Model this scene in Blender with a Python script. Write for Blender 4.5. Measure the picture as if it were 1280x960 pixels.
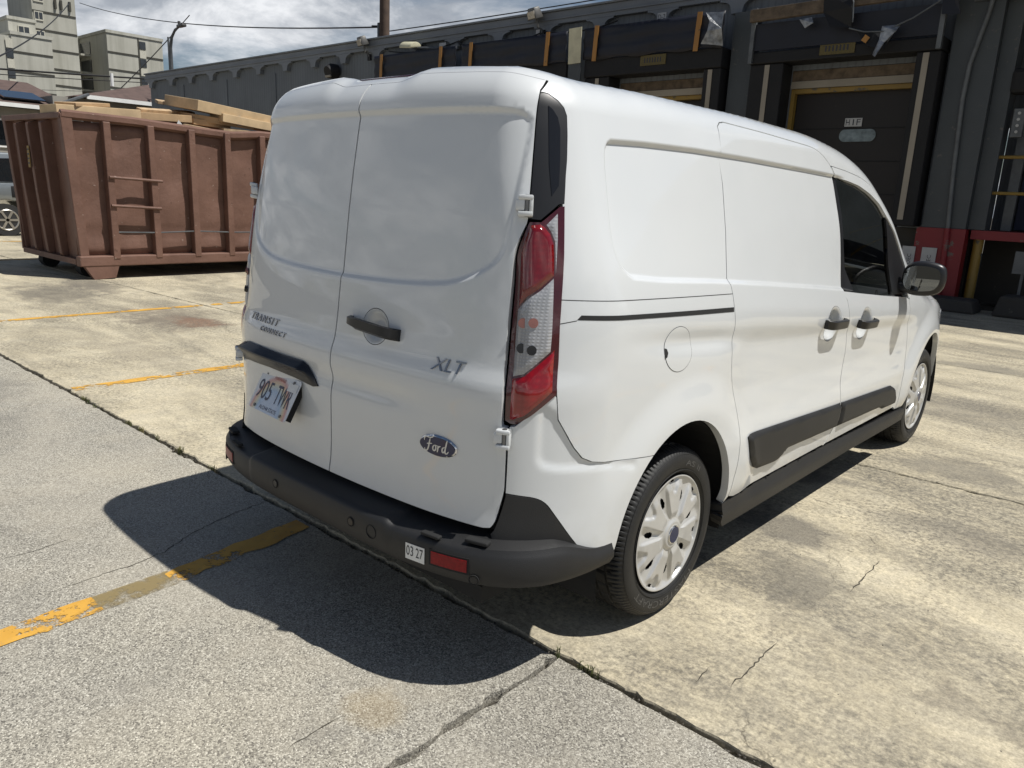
import bpy, bmesh, math, random
import numpy as np
from mathutils import Vector, Matrix
from mathutils.geometry import delaunay_2d_cdt
for _o in list(bpy.data.objects): bpy.data.objects.remove(_o)
scene = bpy.context.scene
COL = scene.collection
R = math.radians
# ------------------------------------------------------------------ camera
cam_d = bpy.data.cameras.new('camera'); cam = bpy.data.objects.new('camera', cam_d); COL.objects.link(cam)
cam_d.sensor_width = 36.0; cam_d.lens = 960.0/1280*36; cam_d.clip_start = .05; cam_d.clip_end = 3000
_yaw, _pitch, _roll = -.7254, -.2418, .0450
_f = Vector((math.sin(_yaw)*math.cos(_pitch), math.cos(_yaw)*math.cos(_pitch), math.sin(_pitch)))
_r = Vector((math.cos(_yaw), -math.sin(_yaw), 0)); _u = _r.cross(_f)
_r2 = _r*math.cos(_roll)+_u*math.sin(_roll); _u2 = _u*math.cos(_roll)-_r*math.sin(_roll)
cam.matrix_world = Matrix(((_r2.x,_u2.x,-_f.x,2.1271),(_r2.y,_u2.y,-_f.y,-1.4357),(_r2.z,_u2.z,-_f.z,1.4716),(0,0,0,1)))
scene.camera = cam
# ------------------------------------------------------------------ sky
SUN = Vector((.84, .45, 1.79)).normalized()
SUN_EL = math.asin(SUN.z); SUN_AZ = math.atan2(SUN.x, SUN.y)
world = bpy.data.worlds.new('World'); scene.world = world; world.use_nodes = True
nt = world.node_tree; nt.nodes.clear()
def _n(t, **kw):
    n = nt.nodes.new(t)
    for k, v in kw.items(): setattr(n, k, v)
    return n
wout = _n('ShaderNodeOutputWorld'); wbg = _n('ShaderNodeBackground'); wbg.inputs['Strength'].default_value = .055
sky = _n('ShaderNodeTexSky', sky_type='NISHITA', sun_disc=False, sun_elevation=SUN_EL, sun_rotation=SUN_AZ, air_density=1.0, dust_density=.6, ozone_density=1.2)
tc = _n('ShaderNodeTexCoord'); sep = _n('ShaderNodeSeparateXYZ'); nt.links.new(tc.outputs['Generated'], sep.inputs[0])
def _m(op, a, b=None, clamp=False):
    n = _n('ShaderNodeMath', operation=op, use_clamp=clamp)
    for i, v in enumerate((a, b)):
        if v is None: continue
        if isinstance(v, (int, float)): n.inputs[i].default_value = v
        else: nt.links.new(v, n.inputs[i])
    return n.outputs[0]
zz = _m('MAXIMUM', sep.outputs['Z'], 0.0); den = _m('ADD', zz, .16)
cmb = _n('ShaderNodeCombineXYZ'); nt.links.new(_m('DIVIDE', sep.outputs['X'], den), cmb.inputs[0]); nt.links.new(_m('DIVIDE', sep.outputs['Y'], den), cmb.inputs[1]); cmb.inputs[2].default_value = 3.7
def _noise(scale, detail, rough, off=(0,0,0), dist=0.0):
    mp = _n('ShaderNodeMapping'); mp.inputs['Location'].default_value = off; nt.links.new(cmb.outputs[0], mp.inputs[0])
    n = _n('ShaderNodeTexNoise'); n.inputs['Scale'].default_value = scale; n.inputs['Detail'].default_value = detail; n.inputs['Roughness'].default_value = rough; n.inputs['Distortion'].default_value = dist
    nt.links.new(mp.outputs[0], n.inputs[0]); return n.outputs['Fac']
def _ramp(fac, stops):
    n = _n('ShaderNodeValToRGB'); e = n.color_ramp.elements
    while len(e) < len(stops): e.new(.5)
    for el, (p, c) in zip(e, stops): el.position = p; el.color = (c[0], c[1], c[2], 1) if isinstance(c, tuple) else (c, c, c, 1)
    nt.links.new(fac, n.inputs[0]); return n.outputs[0]
# cumulus seen edge-on crowd towards the horizon, blue opens overhead
cover = _ramp(_m('SUBTRACT', _noise(.62, 8, .60, (1.3, .4, 0), .3), _m('MULTIPLY', _m('MAXIMUM', _m('SUBTRACT', sep.outputs['Z'], .20), 0.0), .60)), [(.395, 0.0), (.50, 1.0)])
shade = _ramp(_noise(1.5, 8, .60, (4.1, 2.2, 1), .4), [(.30, (3.9, 4.4, 5.4)), (.46, (6.8, 7.4, 8.3)), (.60, (15.0, 15.3, 15.8))])
wmix = _n('ShaderNodeMixRGB'); nt.links.new(cover, wmix.inputs[0]); nt.links.new(sky.outputs[0], wmix.inputs[1]); nt.links.new(shade, wmix.inputs[2])
nt.links.new(wmix.outputs[0], wbg.inputs['Color']); nt.links.new(wbg.outputs[0], wout.inputs['Surface'])
# ------------------------------------------------------------------ sun
sun_d = bpy.data.lights.new('sun', 'SUN'); sun_d.energy = 5.0; sun_d.angle = R(.53); sun_d.color = (1.0, .975, .925)
sun = bpy.data.objects.new('sun', sun_d); COL.objects.link(sun); sun.rotation_euler = (-SUN).to_track_quat('-Z', 'Y').to_euler()
sun.location = (6, 4, 14)
# ------------------------------------------------------------------ exposure
scene.view_settings.view_transform = 'Standard'; scene.view_settings.look = 'None'
scene.view_settings.exposure = 0.10; scene.view_settings.gamma = 1.0
scene.render.engine = 'CYCLES'
# ================================================================== helpers
RND = random.Random(7)
class NT:
    """small node-graph builder"""
    def __init__(s, name):
        s.m = bpy.data.materials.new(name); s.m.use_nodes = True; s.t = s.m.node_tree; s.t.nodes.clear()
        s.out = s.t.nodes.new('ShaderNodeOutputMaterial'); s._tc = None
    def n(s, typ, **kw):
        n = s.t.nodes.new(typ)
        for k, v in kw.items(): setattr(n, k, v)
        return n
    def link(s, a, b): s.t.links.new(a, b)
    def set(s, sock, v):
        if v is None: return
        if isinstance(v, bpy.types.NodeSocket): s.link(v, sock)
        elif isinstance(v, (tuple, list)) and len(v) == 3 and sock.type == 'RGBA': sock.default_value = (*v, 1)
        else: sock.default_value = v
    def co(s, kind='Object'):
        if s._tc is None: s._tc = s.n('ShaderNodeTexCoord')
        return s._tc.outputs[kind]
    def pos(s): return s.n('ShaderNodeNewGeometry').outputs['Position']
    def mapping(s, v, scale=(1,1,1), loc=(0,0,0), rot=(0,0,0)):
        m = s.n('ShaderNodeMapping'); s.link(v, m.inputs[0]); m.inputs['Scale'].default_value = scale; m.inputs['Location'].default_value = loc; m.inputs['Rotation'].default_value = rot
        return m.outputs[0]
    def noise(s, v, scale, detail=4, rough=.55, dist=0, out='Fac'):
        n = s.n('ShaderNodeTexNoise'); s.link(v, n.inputs['Vector']); n.inputs['Scale'].default_value = scale; n.inputs['Detail'].default_value = detail; n.inputs['Roughness'].default_value = rough; n.inputs['Distortion'].default_value = dist
        return n.outputs[out]
    def voro(s, v, scale, feature='F1', out='Distance', rnd=1):
        n = s.n('ShaderNodeTexVoronoi', feature=feature); s.link(v, n.inputs['Vector']); n.inputs['Scale'].default_value = scale; n.inputs['Randomness'].default_value = rnd
        return n.outputs[out]
    def math(s, op, a, b=None, c=None, clamp=False):
        n = s.n('ShaderNodeMath', operation=op, use_clamp=clamp)
        for i, v in enumerate((a, b, c)): s.set(n.inputs[i], v)
        return n.outputs[0]
    def ramp(s, f, stops, interp='LINEAR'):
        n = s.n('ShaderNodeValToRGB'); n.color_ramp.interpolation = interp; e = n.color_ramp.elements
        while len(e) < len(stops): e.new(.5)
        for el, (p, c) in zip(e, stops):
            el.position = p; el.color = (*c, 1) if isinstance(c, tuple) else (c, c, c, 1)
        s.link(f, n.inputs[0]); return n.outputs[0]
    def mix(s, f, a, b, mode='MIX'):
        n = s.n('ShaderNodeMixRGB', blend_type=mode); s.set(n.inputs[0], f); s.set(n.inputs[1], a); s.set(n.inputs[2], b); return n.outputs[0]
    def bump(s, h, strength=.3, dist=.01):
        n = s.n('ShaderNodeBump'); s.link(h, n.inputs['Height']); n.inputs['Strength'].default_value = strength; n.inputs['Distance'].default_value = dist; return n.outputs[0]
    def bsdf(s, base=(.5,.5,.5), rough=.5, metal=0, normal=None, coat=0, coat_r=.05, spec=None, emit=None, estr=0, alpha=None, trans=None, ior=None):
        b = s.n('ShaderNodeBsdfPrincipled'); s.set(b.inputs['Base Color'], base); s.set(b.inputs['Roughness'], rough); s.set(b.inputs['Metallic'], metal)
        if normal is not None: s.link(normal, b.inputs['Normal'])
        b.inputs['Coat Weight'].default_value = coat; b.inputs['Coat Roughness'].default_value = coat_r
        if spec is not None: b.inputs['Specular IOR Level'].default_value = spec
        if emit is not None: s.set(b.inputs['Emission Color'], emit); b.inputs['Emission Strength'].default_value = estr
        if alpha is not None: s.set(b.inputs['Alpha'], alpha)
        if trans is not None: b.inputs['Transmission Weight'].default_value = trans
        if ior is not None: b.inputs['IOR'].default_value = ior
        return b.outputs[0]
    def done(s, sh): s.link(sh, s.out.inputs['Surface']); return s.m
def plain(name, base, rough=.5, metal=0, var=.12, scale=6, coat=0, coat_r=.05, bump=0, bscale=60, spec=None):
    """base colour with a soft noise variation and optional fine bump"""
    g = NT(name); v = g.co('Object'); f = g.noise(v, scale, 5, .6)
    lo = tuple(c*(1-var) for c in base); hi = tuple(min(1, c*(1+var)) for c in base)
    c = g.ramp(f, [(.3, lo), (.7, hi)])
    nrm = g.bump(g.noise(v, bscale, 3, .5), bump, .01) if bump else None
    return g.done(g.bsdf(c, rough, metal, nrm, coat, coat_r, spec))
def me_obj(name, verts, faces, mat, parent=None, normals=None, smooth=False):
    me = bpy.data.meshes.new(name); me.from_pydata([tuple(map(float, v)) for v in verts], [], [tuple(map(int, f)) for f in faces]); me.update()
    if mat is not None: me.materials.append(mat)
    if smooth or normals is not None: me.polygons.foreach_set('use_smooth', [True]*len(me.polygons))
    if normals is not None: me.normals_split_custom_set_from_vertices([tuple(map(float, n)) for n in normals])
    o = bpy.data.objects.new(name, me); COL.objects.link(o)
    if parent is not None: o.parent = parent
    return o
class MB:
    """collects simple shapes into one mesh"""
    def __init__(s): s.v = []; s.f = []
    def add(s, v, f):
        b = len(s.v); s.v += [tuple(p) for p in v]; s.f += [tuple(i+b for i in q) for q in f]; return s
    def box(s, c, d, rz=0.0, rx=0.0, ry=0.0, taper=1.0):
        M = Matrix.Rotation(rz, 3, 'Z') @ Matrix.Rotation(ry, 3, 'Y') @ Matrix.Rotation(rx, 3, 'X'); c = Vector(c); v = []
        for k in (-1, 1):
            t = taper if k > 0 else 1
            for i, j in ((-1,-1),(1,-1),(1,1),(-1,1)): v.append(c + M @ Vector((i*d[0]/2*t, j*d[1]/2*t, k*d[2]/2)))
        return s.add(v, [(3,2,1,0),(4,5,6,7),(0,1,5,4),(1,2,6,5),(2,3,7,6),(3,0,4,7)])
    def bx(s, x0, x1, y0, y1, z0, z1): return s.box(((x0+x1)/2,(y0+y1)/2,(z0+z1)/2), (abs(x1-x0),abs(y1-y0),abs(z1-z0)))
    def tube(s, pts, r, n=8, cap=True):
        pts = [Vector(p) for p in pts]; v = []; f = []; k = len(pts); rs = r if isinstance(r, (list, tuple)) else [r]*k
        up = None
        for i, p in enumerate(pts):
            d = (pts[min(i+1, k-1)]-pts[max(i-1, 0)]).normalized()
            if up is None: up = Vector((0,0,1)) if abs(d.z) < .9 else Vector((1,0,0))
            a = (up - d*up.dot(d)).normalized(); b = d.cross(a); up = a
            for j in range(n):
                t = 2*math.pi*j/n; v.append(p+(a*math.cos(t)+b*math.sin(t))*rs[i])
        for i in range(k-1):
            for j in range(n): f.append((i*n+j, i*n+(j+1) % n, (i+1)*n+(j+1) % n, (i+1)*n+j))
        if cap: f.append(tuple(range(n-1, -1, -1))); f.append(tuple((k-1)*n+j for j in range(n)))
        return s.add(v, f)
    def prism(s, poly, a, b, axis='y'):
        """closed polygon extruded from a to b along an axis; poly in the other two axes"""
        n = len(poly)
        def P(u, w, t): return {'x': (t,u,w), 'y': (u,t,w), 'z': (u,w,t)}[axis]
        v = [P(u, w, a) for u, w in poly]+[P(u, w, b) for u, w in poly]
        return s.add(v, [tuple(range(n-1, -1, -1)), tuple(range(n, 2*n))]+[(i, (i+1) % n, n+(i+1) % n, n+i) for i in range(n)])
    def obj(s, name, mat, parent=None, smooth=False, bevel=0.0, seg=2):
        o = me_obj(name, s.v, s.f, mat, parent)
        bm = bmesh.new(); bm.from_mesh(o.data); bmesh.ops.recalc_face_normals(bm, faces=bm.faces)
        if bevel > 0: bmesh.ops.bevel(bm, geom=list(bm.edges), offset=bevel, segments=seg, affect='EDGES', profile=.5, clamp_overlap=True)
        bm.to_mesh(o.data); bm.free()
        if smooth:
            o.data.polygons.foreach_set('use_smooth', [True]*len(o.data.polygons)); o.data.set_sharp_from_angle(angle=R(40))
        return o
def empty(name, loc=(0,0,0)):
    o = bpy.data.objects.new(name, None); COL.objects.link(o); o.location = loc; o.empty_display_size = .2; return o
def tag(o, label=None, cat=None, group=None, kind=None):
    if label: o['label'] = label
    if cat: o['category'] = cat
    if group: o['group'] = group
    if kind: o['kind'] = kind
    return o
def copy_tree(o, parent=None, delta=None):
    c = o.copy(); COL.objects.link(c); c.parent = parent
    if delta is not None: c.location = c.location + Vector(delta)
    for ch in list(o.children): copy_tree(ch, c)
    return c
_FC = {}
def text_mesh(txt, size=1.0, shear=0.0, extrude=0.0, spacing=1.0):
    """built-in font outline -> (verts, faces); baseline at y = 0, starting at x = 0"""
    key = (txt, size, shear, extrude, spacing)
    if key in _FC: return _FC[key]
    cu = bpy.data.curves.new('t', 'FONT'); cu.body = txt; cu.size = size; cu.shear = shear; cu.extrude = extrude; cu.space_character = spacing; cu.resolution_u = 3
    o = bpy.data.objects.new('t', cu); COL.objects.link(o); dg = bpy.context.evaluated_depsgraph_get(); dg.update()
    me = o.evaluated_get(dg).to_mesh(); v = np.array([tuple(q.co) for q in me.vertices]).reshape(-1, 3); f = [tuple(q.vertices) for q in me.polygons]
    o.evaluated_get(dg).to_mesh_clear(); bpy.data.objects.remove(o); bpy.data.curves.remove(cu)
    _FC[key] = (v, f); return v, f
def text_fit(txt, w, h, **kw):
    v, f = text_mesh(txt, 1.0, **kw); v = v.copy(); a = v.min(0); b = v.max(0)
    v[:,0] = (v[:,0]-a[0])/(b[0]-a[0])*w; v[:,1] = (v[:,1]-a[1])/(b[1]-a[1])*h
    return v, f
def text_on(name, txt, origin, ux, uy, w, h, mat, parent, **kw):
    """flat lettering: lower-left corner, right and up directions"""
    v, f = text_fit(txt, w, h, **kw); o = np.array(origin); P = o + v[:,:1]*np.array(ux) + v[:,1:2]*np.array(uy)
    return me_obj(name, P, f, mat, parent)
# ================================================================== the yard: slabs, joints
def stains(g, v, c, lst):
    """old spills, each an irregular blot with its own place and colour"""
    wob = g.noise(v, 3.4, 6, .7, .5); sp = g.n('ShaderNodeSeparateXYZ'); g.link(v, sp.inputs[0])
    for x, y, rx, ry, a, col in lst:
        dx = g.math('DIVIDE', g.math('SUBTRACT', sp.outputs['X'], x), rx); dy = g.math('DIVIDE', g.math('SUBTRACT', sp.outputs['Y'], y), ry)
        d = g.math('ADD', g.math('SQRT', g.math('ADD', g.math('MULTIPLY', dx, dx), g.math('MULTIPLY', dy, dy))), g.math('MULTIPLY', g.math('SUBTRACT', wob, .5), 2.6))
        c = g.mix(g.ramp(d, [(.45, a), (1.0, 0.0)]), c, col)
    return c
def m_concrete(name, kind):
    g = NT(name); v = g.pos()
    big = g.noise(v, .55, 5, .6, .4); mid = g.noise(v, 2.6, 6, .62); fine = g.noise(v, 70, 4, .7)
    if kind == 'aggregate':
        st = g.voro(v, 230, 'F1', 'Color'); sv = g.n('ShaderNodeSeparateColor'); g.link(st, sv.inputs[0])
        sd = g.voro(v, 230, 'DISTANCE_TO_EDGE', 'Distance')
        c = g.ramp(sv.outputs[0], [(.0, (.12,.113,.10)), (.22, (.255,.240,.208)), (.60, (.385,.365,.312)), (.86, (.51,.485,.42)), (1.0, (.66,.635,.56))])
        c = g.mix(g.ramp(sd, [(.02, .35), (.10, .0)]), c, (.17,.155,.13))
        # a few larger dark stones and tar spots
        b2 = g.voro(v, 26, 'F1', 'Distance'); b2c = g.voro(v, 26, 'F1', 'Color'); s2 = g.n('ShaderNodeSeparateColor'); g.link(b2c, s2.inputs[0])
        spot = g.math('MULTIPLY', g.ramp(b2, [(.16, 1.0), (.26, 0.0)]), g.ramp(s2.outputs[0], [(.86, 0.0), (.90, 1.0)]))
        c = g.mix(g.math('MULTIPLY', spot, .6), c, (.16,.15,.135))
        tone = g.ramp(big, [(.30, (.74,.73,.715)), (.5, (.97,.96,.94)), (.72, (1.10,1.07,1.0))])
        c = g.mix(1.0, c, tone, 'MULTIPLY')
        c = g.mix(g.ramp(mid, [(.50, 0.0), (.80, .45)]), c, (.40,.355,.275))
        bl = g.noise(g.mapping(v, (1,1,1), (2.5,6.1,0)), 1.7, 7, .7, .6); c = g.mix(g.ramp(bl, [(.54, 0.0), (.70, .5)]), c, (.19,.18,.16))
        gr2 = g.noise(v, 20, 7, .75); c = g.mix(g.ramp(gr2, [(.58, 0.0), (.68, .45)]), c, (.15,.142,.125))
        dust = g.noise(g.mapping(v, (1,1,1), (9.5,3.1,0)), .8, 6, .65, .5); c = g.mix(g.ramp(dust, [(.48, 0.0), (.68, .40)]), c, (.50,.455,.37))
        c = stains(g, v, c, [(-3.4,-.9,.8,.5,.25,(.16,.15,.13)),(-1.5,-1.5,.7,.9,.2,(.17,.155,.13)),(.56,-.22,.15,.10,.28,(.36,.26,.12)),(-4.2,.0,.7,.3,.35,(.15,.14,.125))])
        h = g.math('ADD', g.math('MULTIPLY', sd, 1.2), g.math('MULTIPLY', fine, .5)); bs, bd = .55, .006
        crk_amt = .5
    else:
        c = g.ramp(mid, [(.25, (.44,.382,.265)), (.5, (.56,.490,.345)), (.75, (.63,.560,.405))])
        c = g.mix(g.ramp(g.noise(v, 9, 6, .7), [(.35, .45), (.65, 0.0)]), c, (.34,.31,.25))
        # grey scrubbed patches and dark tyre-soot bands
        soot = g.noise(g.mapping(v, (.55,1.6,1), (3.1,.3,0)), .9, 7, .66, .5)
        c = g.mix(g.math('MULTIPLY', g.ramp(soot, [(.44, 0.0), (.64, 1.0)]), g.ramp(g.noise(v, 30, 6, .8), [(.36, .18), (.60, .92)])), c, (.110,.102,.086))
        oil = g.noise(g.mapping(v, (1,1,1), (7.7,2.2,0)), .75, 5, .6, .8); c = g.mix(g.ramp(oil, [(.66, 0.0), (.74, .65)]), c, (.085,.070,.058))
        rust = g.noise(g.mapping(v, (1,1,1), (1.7,9.2,0)), .6, 5, .6, .6); c = g.mix(g.ramp(rust, [(.66, 0.0), (.76, .5)]), c, (.20,.10,.055))
        c = stains(g, v, c, [(-6.2,2.25,1.0,.55,.62,(.13,.105,.085)),(-5.85,2.35,.45,.25,.6,(.22,.105,.06)),(-8.6,1.9,1.1,.5,.6,(.11,.10,.085)),(-9.3,2.6,1.2,.4,.6,(.10,.09,.08)),(-4.6,1.3,.9,.35,.35,(.20,.175,.14)),(.86,1.95,.36,.30,.75,(.13,.12,.105)),(1.12,1.50,.22,.30,.6,(.14,.13,.11)),(1.25,3.6,.7,.28,.65,(.14,.13,.11)),(.55,2.75,.35,.3,.6,(.15,.14,.12)),(1.5,2.5,.5,.22,.45,(.17,.155,.13)),(.9,5.2,.7,.6,.4,(.17,.155,.13)),(.9,7.3,.9,.25,.5,(.15,.14,.12))])
        grain = g.noise(v, 95, 3, .8); dark = g.noise(v, 38, 6, .78)
        patch = g.ramp(g.noise(g.mapping(v, (1,1,1), (4.4,8.8,0)), 1.1, 6, .65, .4), [(.38, .18), (.62, 1.0)])
        c = g.mix(g.math('MULTIPLY', g.ramp(dark, [(.46, 0.0), (.60, .9)]), patch), c, (.135,.122,.098))
        c = g.mix(1.0, c, g.ramp(grain, [(.30, .72), (.5, 1.0), (.70, 1.22)]), 'MULTIPLY')
        c = g.mix(g.ramp(g.noise(v, 150, 2, .6), [(.66, 0.0), (.74, .5)]), c, (.56,.52,.43))
        c = g.mix(1.0, c, g.ramp(fine, [(.25, .80), (.75, 1.16)]), 'MULTIPLY')
        h = g.math('ADD', g.math('MULTIPLY', g.noise(v, 18, 6, .7), .8), g.math('MULTIPLY', fine, .45)); bs, bd = .5, .006
        crk_amt = 1.0
    # hairline crazing: warped cell borders, only in patches
    wv = g.n('ShaderNodeVectorMath', operation='ADD'); g.link(v, wv.inputs[0])
    wn = g.n('ShaderNodeVectorMath', operation='SCALE'); g.link(g.noise(v, 5, 5, .65, 0, 'Color'), wn.inputs[0]); wn.inputs['Scale'].default_value = .16; g.link(wn.outputs[0], wv.inputs[1])
    cr = None
    for sc, w, lo, hi in ((.7, .0028, .57, .61), (6.0, .012, .56, .70), (15.0, .034, .57, .72)):
        e = g.voro(wv.outputs[0], sc, 'DISTANCE_TO_EDGE', 'Distance')
        line = g.math('MULTIPLY', g.ramp(e, [(w*.35, 1.0), (w, 0.0)]), g.ramp(g.noise(g.mapping(v, (1,1,1), (sc,2*sc,0)), .9, 5, .6), [(lo, 0.0), (hi, 1.0)]))
        cr = line if cr is None else g.math('MAXIMUM', cr, line)
    cr = g.math('MULTIPLY', cr, crk_amt)
    c = g.mix(g.math('MULTIPLY', cr, .55), c, (.085,.074,.056))
    h = g.math('SUBTRACT', h, g.math('MULTIPLY', cr, 1.2))
    return g.done(g.bsdf(c, .88, 0, g.bump(h, bs, bd), spec=.25))
M0 = {}
M0['agg'] = m_concrete('exposed_aggregate_concrete', 'aggregate')
M0['worn'] = m_concrete('worn_beige_concrete', 'worn')
def m_soil():
    g = NT('joint_soil'); v = g.pos(); f = g.noise(v, 30, 6, .7)
    return g.done(g.bsdf(g.ramp(f, [(.3, (.030,.026,.020)), (.7, (.085,.075,.055))]), .95, 0, g.bump(f, .6, .02)))
M0['soil'] = m_soil()
gv = [(-600,-300,-.045),(300,-300,-.045),(300,600,-.045),(-600,600,-.045)]
ground = me_obj('ground', gv, [(0,1,2,3)], M0['soil']); ground['kind'] = 'structure'
pave = me_obj('pavement', [(-60,-14,-.040),(16,-14,-.040),(16,13.2,-.040),(-60,13.2,-.040)], [(0,1,2,3)], M0['soil']); pave['kind'] = 'structure'
def slab(x0, x1, ya, yb, yc, yd, mat, gap=.007, chip=.004, near_gap=0, seed=0):
    """concrete slab with chipped edges; ya..yb front-left/front-right y, yc..yd back-right/back-left y"""
    rn = random.Random(seed); C4 = [(x0+gap, ya+gap+near_gap), (x1-gap, yb+gap+near_gap), (x1-gap, yc-gap), (x0+gap, yd-gap)]; top = []
    for i in range(4):
        a = Vector(C4[i]); b = Vector(C4[(i+1) % 4]); L = (b-a).length; st = .035 if L < 14 and abs(a.y) < 5 and a.x > -9 else .25; n = max(2, int(L/st)); nn = Vector((-(b-a).y, (b-a).x)).normalized(); dr = 0
        for k in range(n):
            p = a+(b-a)*k/n
            if k: dr = dr*.6+rn.gauss(0, chip); p = p+nn*max(-.3*gap, abs(dr)+(rn.random() < .03)*rn.uniform(.006, .018))
            top.append(p)
    m = len(top); cen = Vector((0, 0))
    for p in top: cen += p/m
    ins = [p+(cen-p).normalized()*.006 for p in top]
    vs = [(p.x, p.y, 0.0) for p in ins]+[(p.x, p.y, -.006) for p in top]+[(p.x, p.y, -.042) for p in top]
    fs = [tuple(range(m))]+[(i, m+i, m+(i+1) % m, (i+1) % m) for i in range(m)]+[(m+i, 2*m+i, 2*m+(i+1) % m, m+(i+1) % m) for i in range(m)]
    return me_obj('slab', vs, fs, mat, pave)
JY = lambda x: 2.95+.04*(x+8)*.75                    # the slightly skewed joint
sid = 0
for r0, r1, cuts in ((-12.2, -8.02, None), (-8.02, -3.82, None), (-3.82, .38, None)):
    cs = [-36.8, -28.5, -20.1, -15.94, -11.76, -7.58, -3.40, .78, 4.96, 9.14, 15]
    for a, b in zip(cs[:-1], cs[1:]):
        sid += 1; slab(a, b, r0, r0, r1-.004, r1-.004, M0['agg'], .0035, .0055, 0, sid)
for a, b in zip([-36.8,-24,-15,-10.75,-6.55,2.9,9], [-24,-15,-10.75,-6.55,2.9,9,15]):
    sid += 1; slab(a, b, .38, .38, JY(b), JY(a), M0['worn'], .004, .0065, .003, sid)
for a, b in zip([-36.8,-24,-15,-8.4,-3.9,2.2,9], [-24,-15,-8.4,-3.9,2.2,9,15]):
    sid += 1; slab(a, b, JY(a), JY(b), 7.15, 7.15, M0['worn'], .004, .003, 0, sid)
for a, b in zip([-36.8,-24,-15,-8,-2,4,9], [-24,-15,-8,-2,4,9,15]):
    sid += 1; slab(a, b, 7.15, 7.15, 12.75, 12.75, M0['worn'], .005, .003, 0, sid)

CRACKS = [([(-0.755,-0.658),(-0.761,-0.562),(-0.768,-0.461),(-0.771,-0.341),(-0.8,-0.219),(-0.889,-0.059),(-0.956,0.142),(-0.984,0.318),(-1.026,0.45)],0.0012,0.003),([(1.264,0.63),(1.263,0.76),(1.259,1.001)],0.0015,0.0035),([(1.315,1.554),(1.314,1.725),(1.311,1.941)],0.0015,0.0035),([(1.179,0.571),(1.164,0.677)],0.001,0.003),([(0.538,-0.485),(0.532,-0.353),(0.535,-0.301)],0.001,0.003),([(-1.152,-0.701),(-1.145,-0.592),(-1.168,-0.422)],0.0008,0.002)]
def crack(pts, w0, w1, seed):
    rn = random.Random(seed); P_ = [Vector((a, b, 0)) for a, b in pts]; Q = []
    for a, b in zip(P_[:-1], P_[1:]):
        n = max(2, int((b-a).length/.018)); nn = Vector((-(b-a).y, (b-a).x, 0)).normalized()
        for k in range(n): Q.append(a+(b-a)*k/n+nn*rn.gauss(0, .0035))
    Q.append(P_[-1]); vs = []; fs = []; N = len(Q)
    for i, q_ in enumerate(Q):
        d = (Q[min(i+1, N-1)]-Q[max(i-1, 0)]).normalized(); s = Vector((-d.y, d.x, 0)); e = min(1, 5*min(i, N-1-i)/N+.15); w = rn.uniform(w0, w1)*e
        vs += [q_+s*w+Vector((0,0,.0012)), q_-s*w*rn.uniform(.5,1.2)+Vector((0,0,.0012))]
    for i in range(N-1): fs.append((2*i, 2*i+2, 2*i+3, 2*i+1))
    return me_obj('crack', vs, fs, M0['soil'], pave)
for i, (pts, w0, w1) in enumerate(CRACKS): crack(pts, w0, w1, i+40)

# ================================================================== warehouse with loading docks
WY = 12.8
def m_wall(name, base, streak=.35):
    g = NT(name); v = g.pos(); f = g.noise(v, .8, 5, .6); st = g.noise(g.mapping(v, (6,6,.35)), 1.0, 5, .65); d = g.noise(v, 8, 6, .7)
    c = g.ramp(f, [(.3, tuple(q*.85 for q in base)), (.7, tuple(q*1.1 for q in base))])
    c = g.mix(g.ramp(st, [(.52, 0.0), (.75, streak)]), c, tuple(q*.42 for q in base))
    c = g.mix(g.ramp(d, [(.70, 0.0), (.76, .5)]), c, tuple(min(1, q*1.5) for q in base))
    w = g.n('ShaderNodeTexWave', wave_type='BANDS', bands_direction='X'); g.link(v, w.inputs['Vector']); w.inputs['Scale'].default_value = 2.4; w.inputs['Distortion'].default_value = .6; w.inputs['Detail'].default_value = 2
    c = g.mix(1.0, c, g.ramp(w.outputs['Fac'], [(.0, .84), (.25, 1.0)]), 'MULTIPLY')
    return g.done(g.bsdf(c, .75, 0, g.bump(g.math('ADD', w.outputs['Fac'], g.math('MULTIPLY', d, .5)), .2, .02)))
def m_paintwear(name, base, under, thr=.60, rough=.55):
    g = NT(name); v = g.pos(); f = g.noise(v, 5, 7, .7); s = g.noise(v, 1.2, 4)
    c = g.ramp(s, [(.3, tuple(q*.75 for q in base)), (.7, base)]); c = g.mix(g.ramp(f, [(thr, 0.0), (thr+.04, 1.0)]), c, under)
    return g.done(g.bsdf(c, rough, 0, g.bump(f, .15, .01)))
M0['wall'] = m_wall('grey_painted_block', (.125,.140,.158)); M0['wall2'] = m_paintwear('grey_painted_concrete', (.050,.058,.064), (.095,.09,.082), .62)
M0['coping'] = m_paintwear('grey_metal_coping', (.15,.165,.185), (.10,.10,.10), .68, .45)
M0['red'] = m_paintwear('flaking_red_paint', (.20,.008,.014), (.12,.10,.085), .60)
M0['navy'] = plain('navy_vinyl_curtain', (.0035,.0045,.011), .55, 0, .4, 2, bump=.25, bscale=4)
M0['pad'] = plain('black_dock_foam', (.0045,.0045,.0055), .75, 0, .3, 4, bump=.3, bscale=10)
M0['strap'] = m_paintwear('orange_strap', (.36,.17,.035), (.10,.07,.03), .62)
M0['strip'] = m_paintwear('pale_guide_strip', (.30,.265,.21), (.15,.125,.095), .66)
M0['yellow'] = m_paintwear('worn_yellow_paint', (.26,.165,.03), (.08,.07,.05), .58)
M0['door'] = m_paintwear('brown_dock_door', (.008,.005,.0045), (.014,.010,.008), .66, .6)
M0['timber'] = plain('weathered_timber', (.10,.074,.05), .85, 0, .45, 7, bump=.4, bscale=30)
M0['black'] = plain('black_void', (.004,.004,.005), .9, 0, .2, 2)
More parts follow.
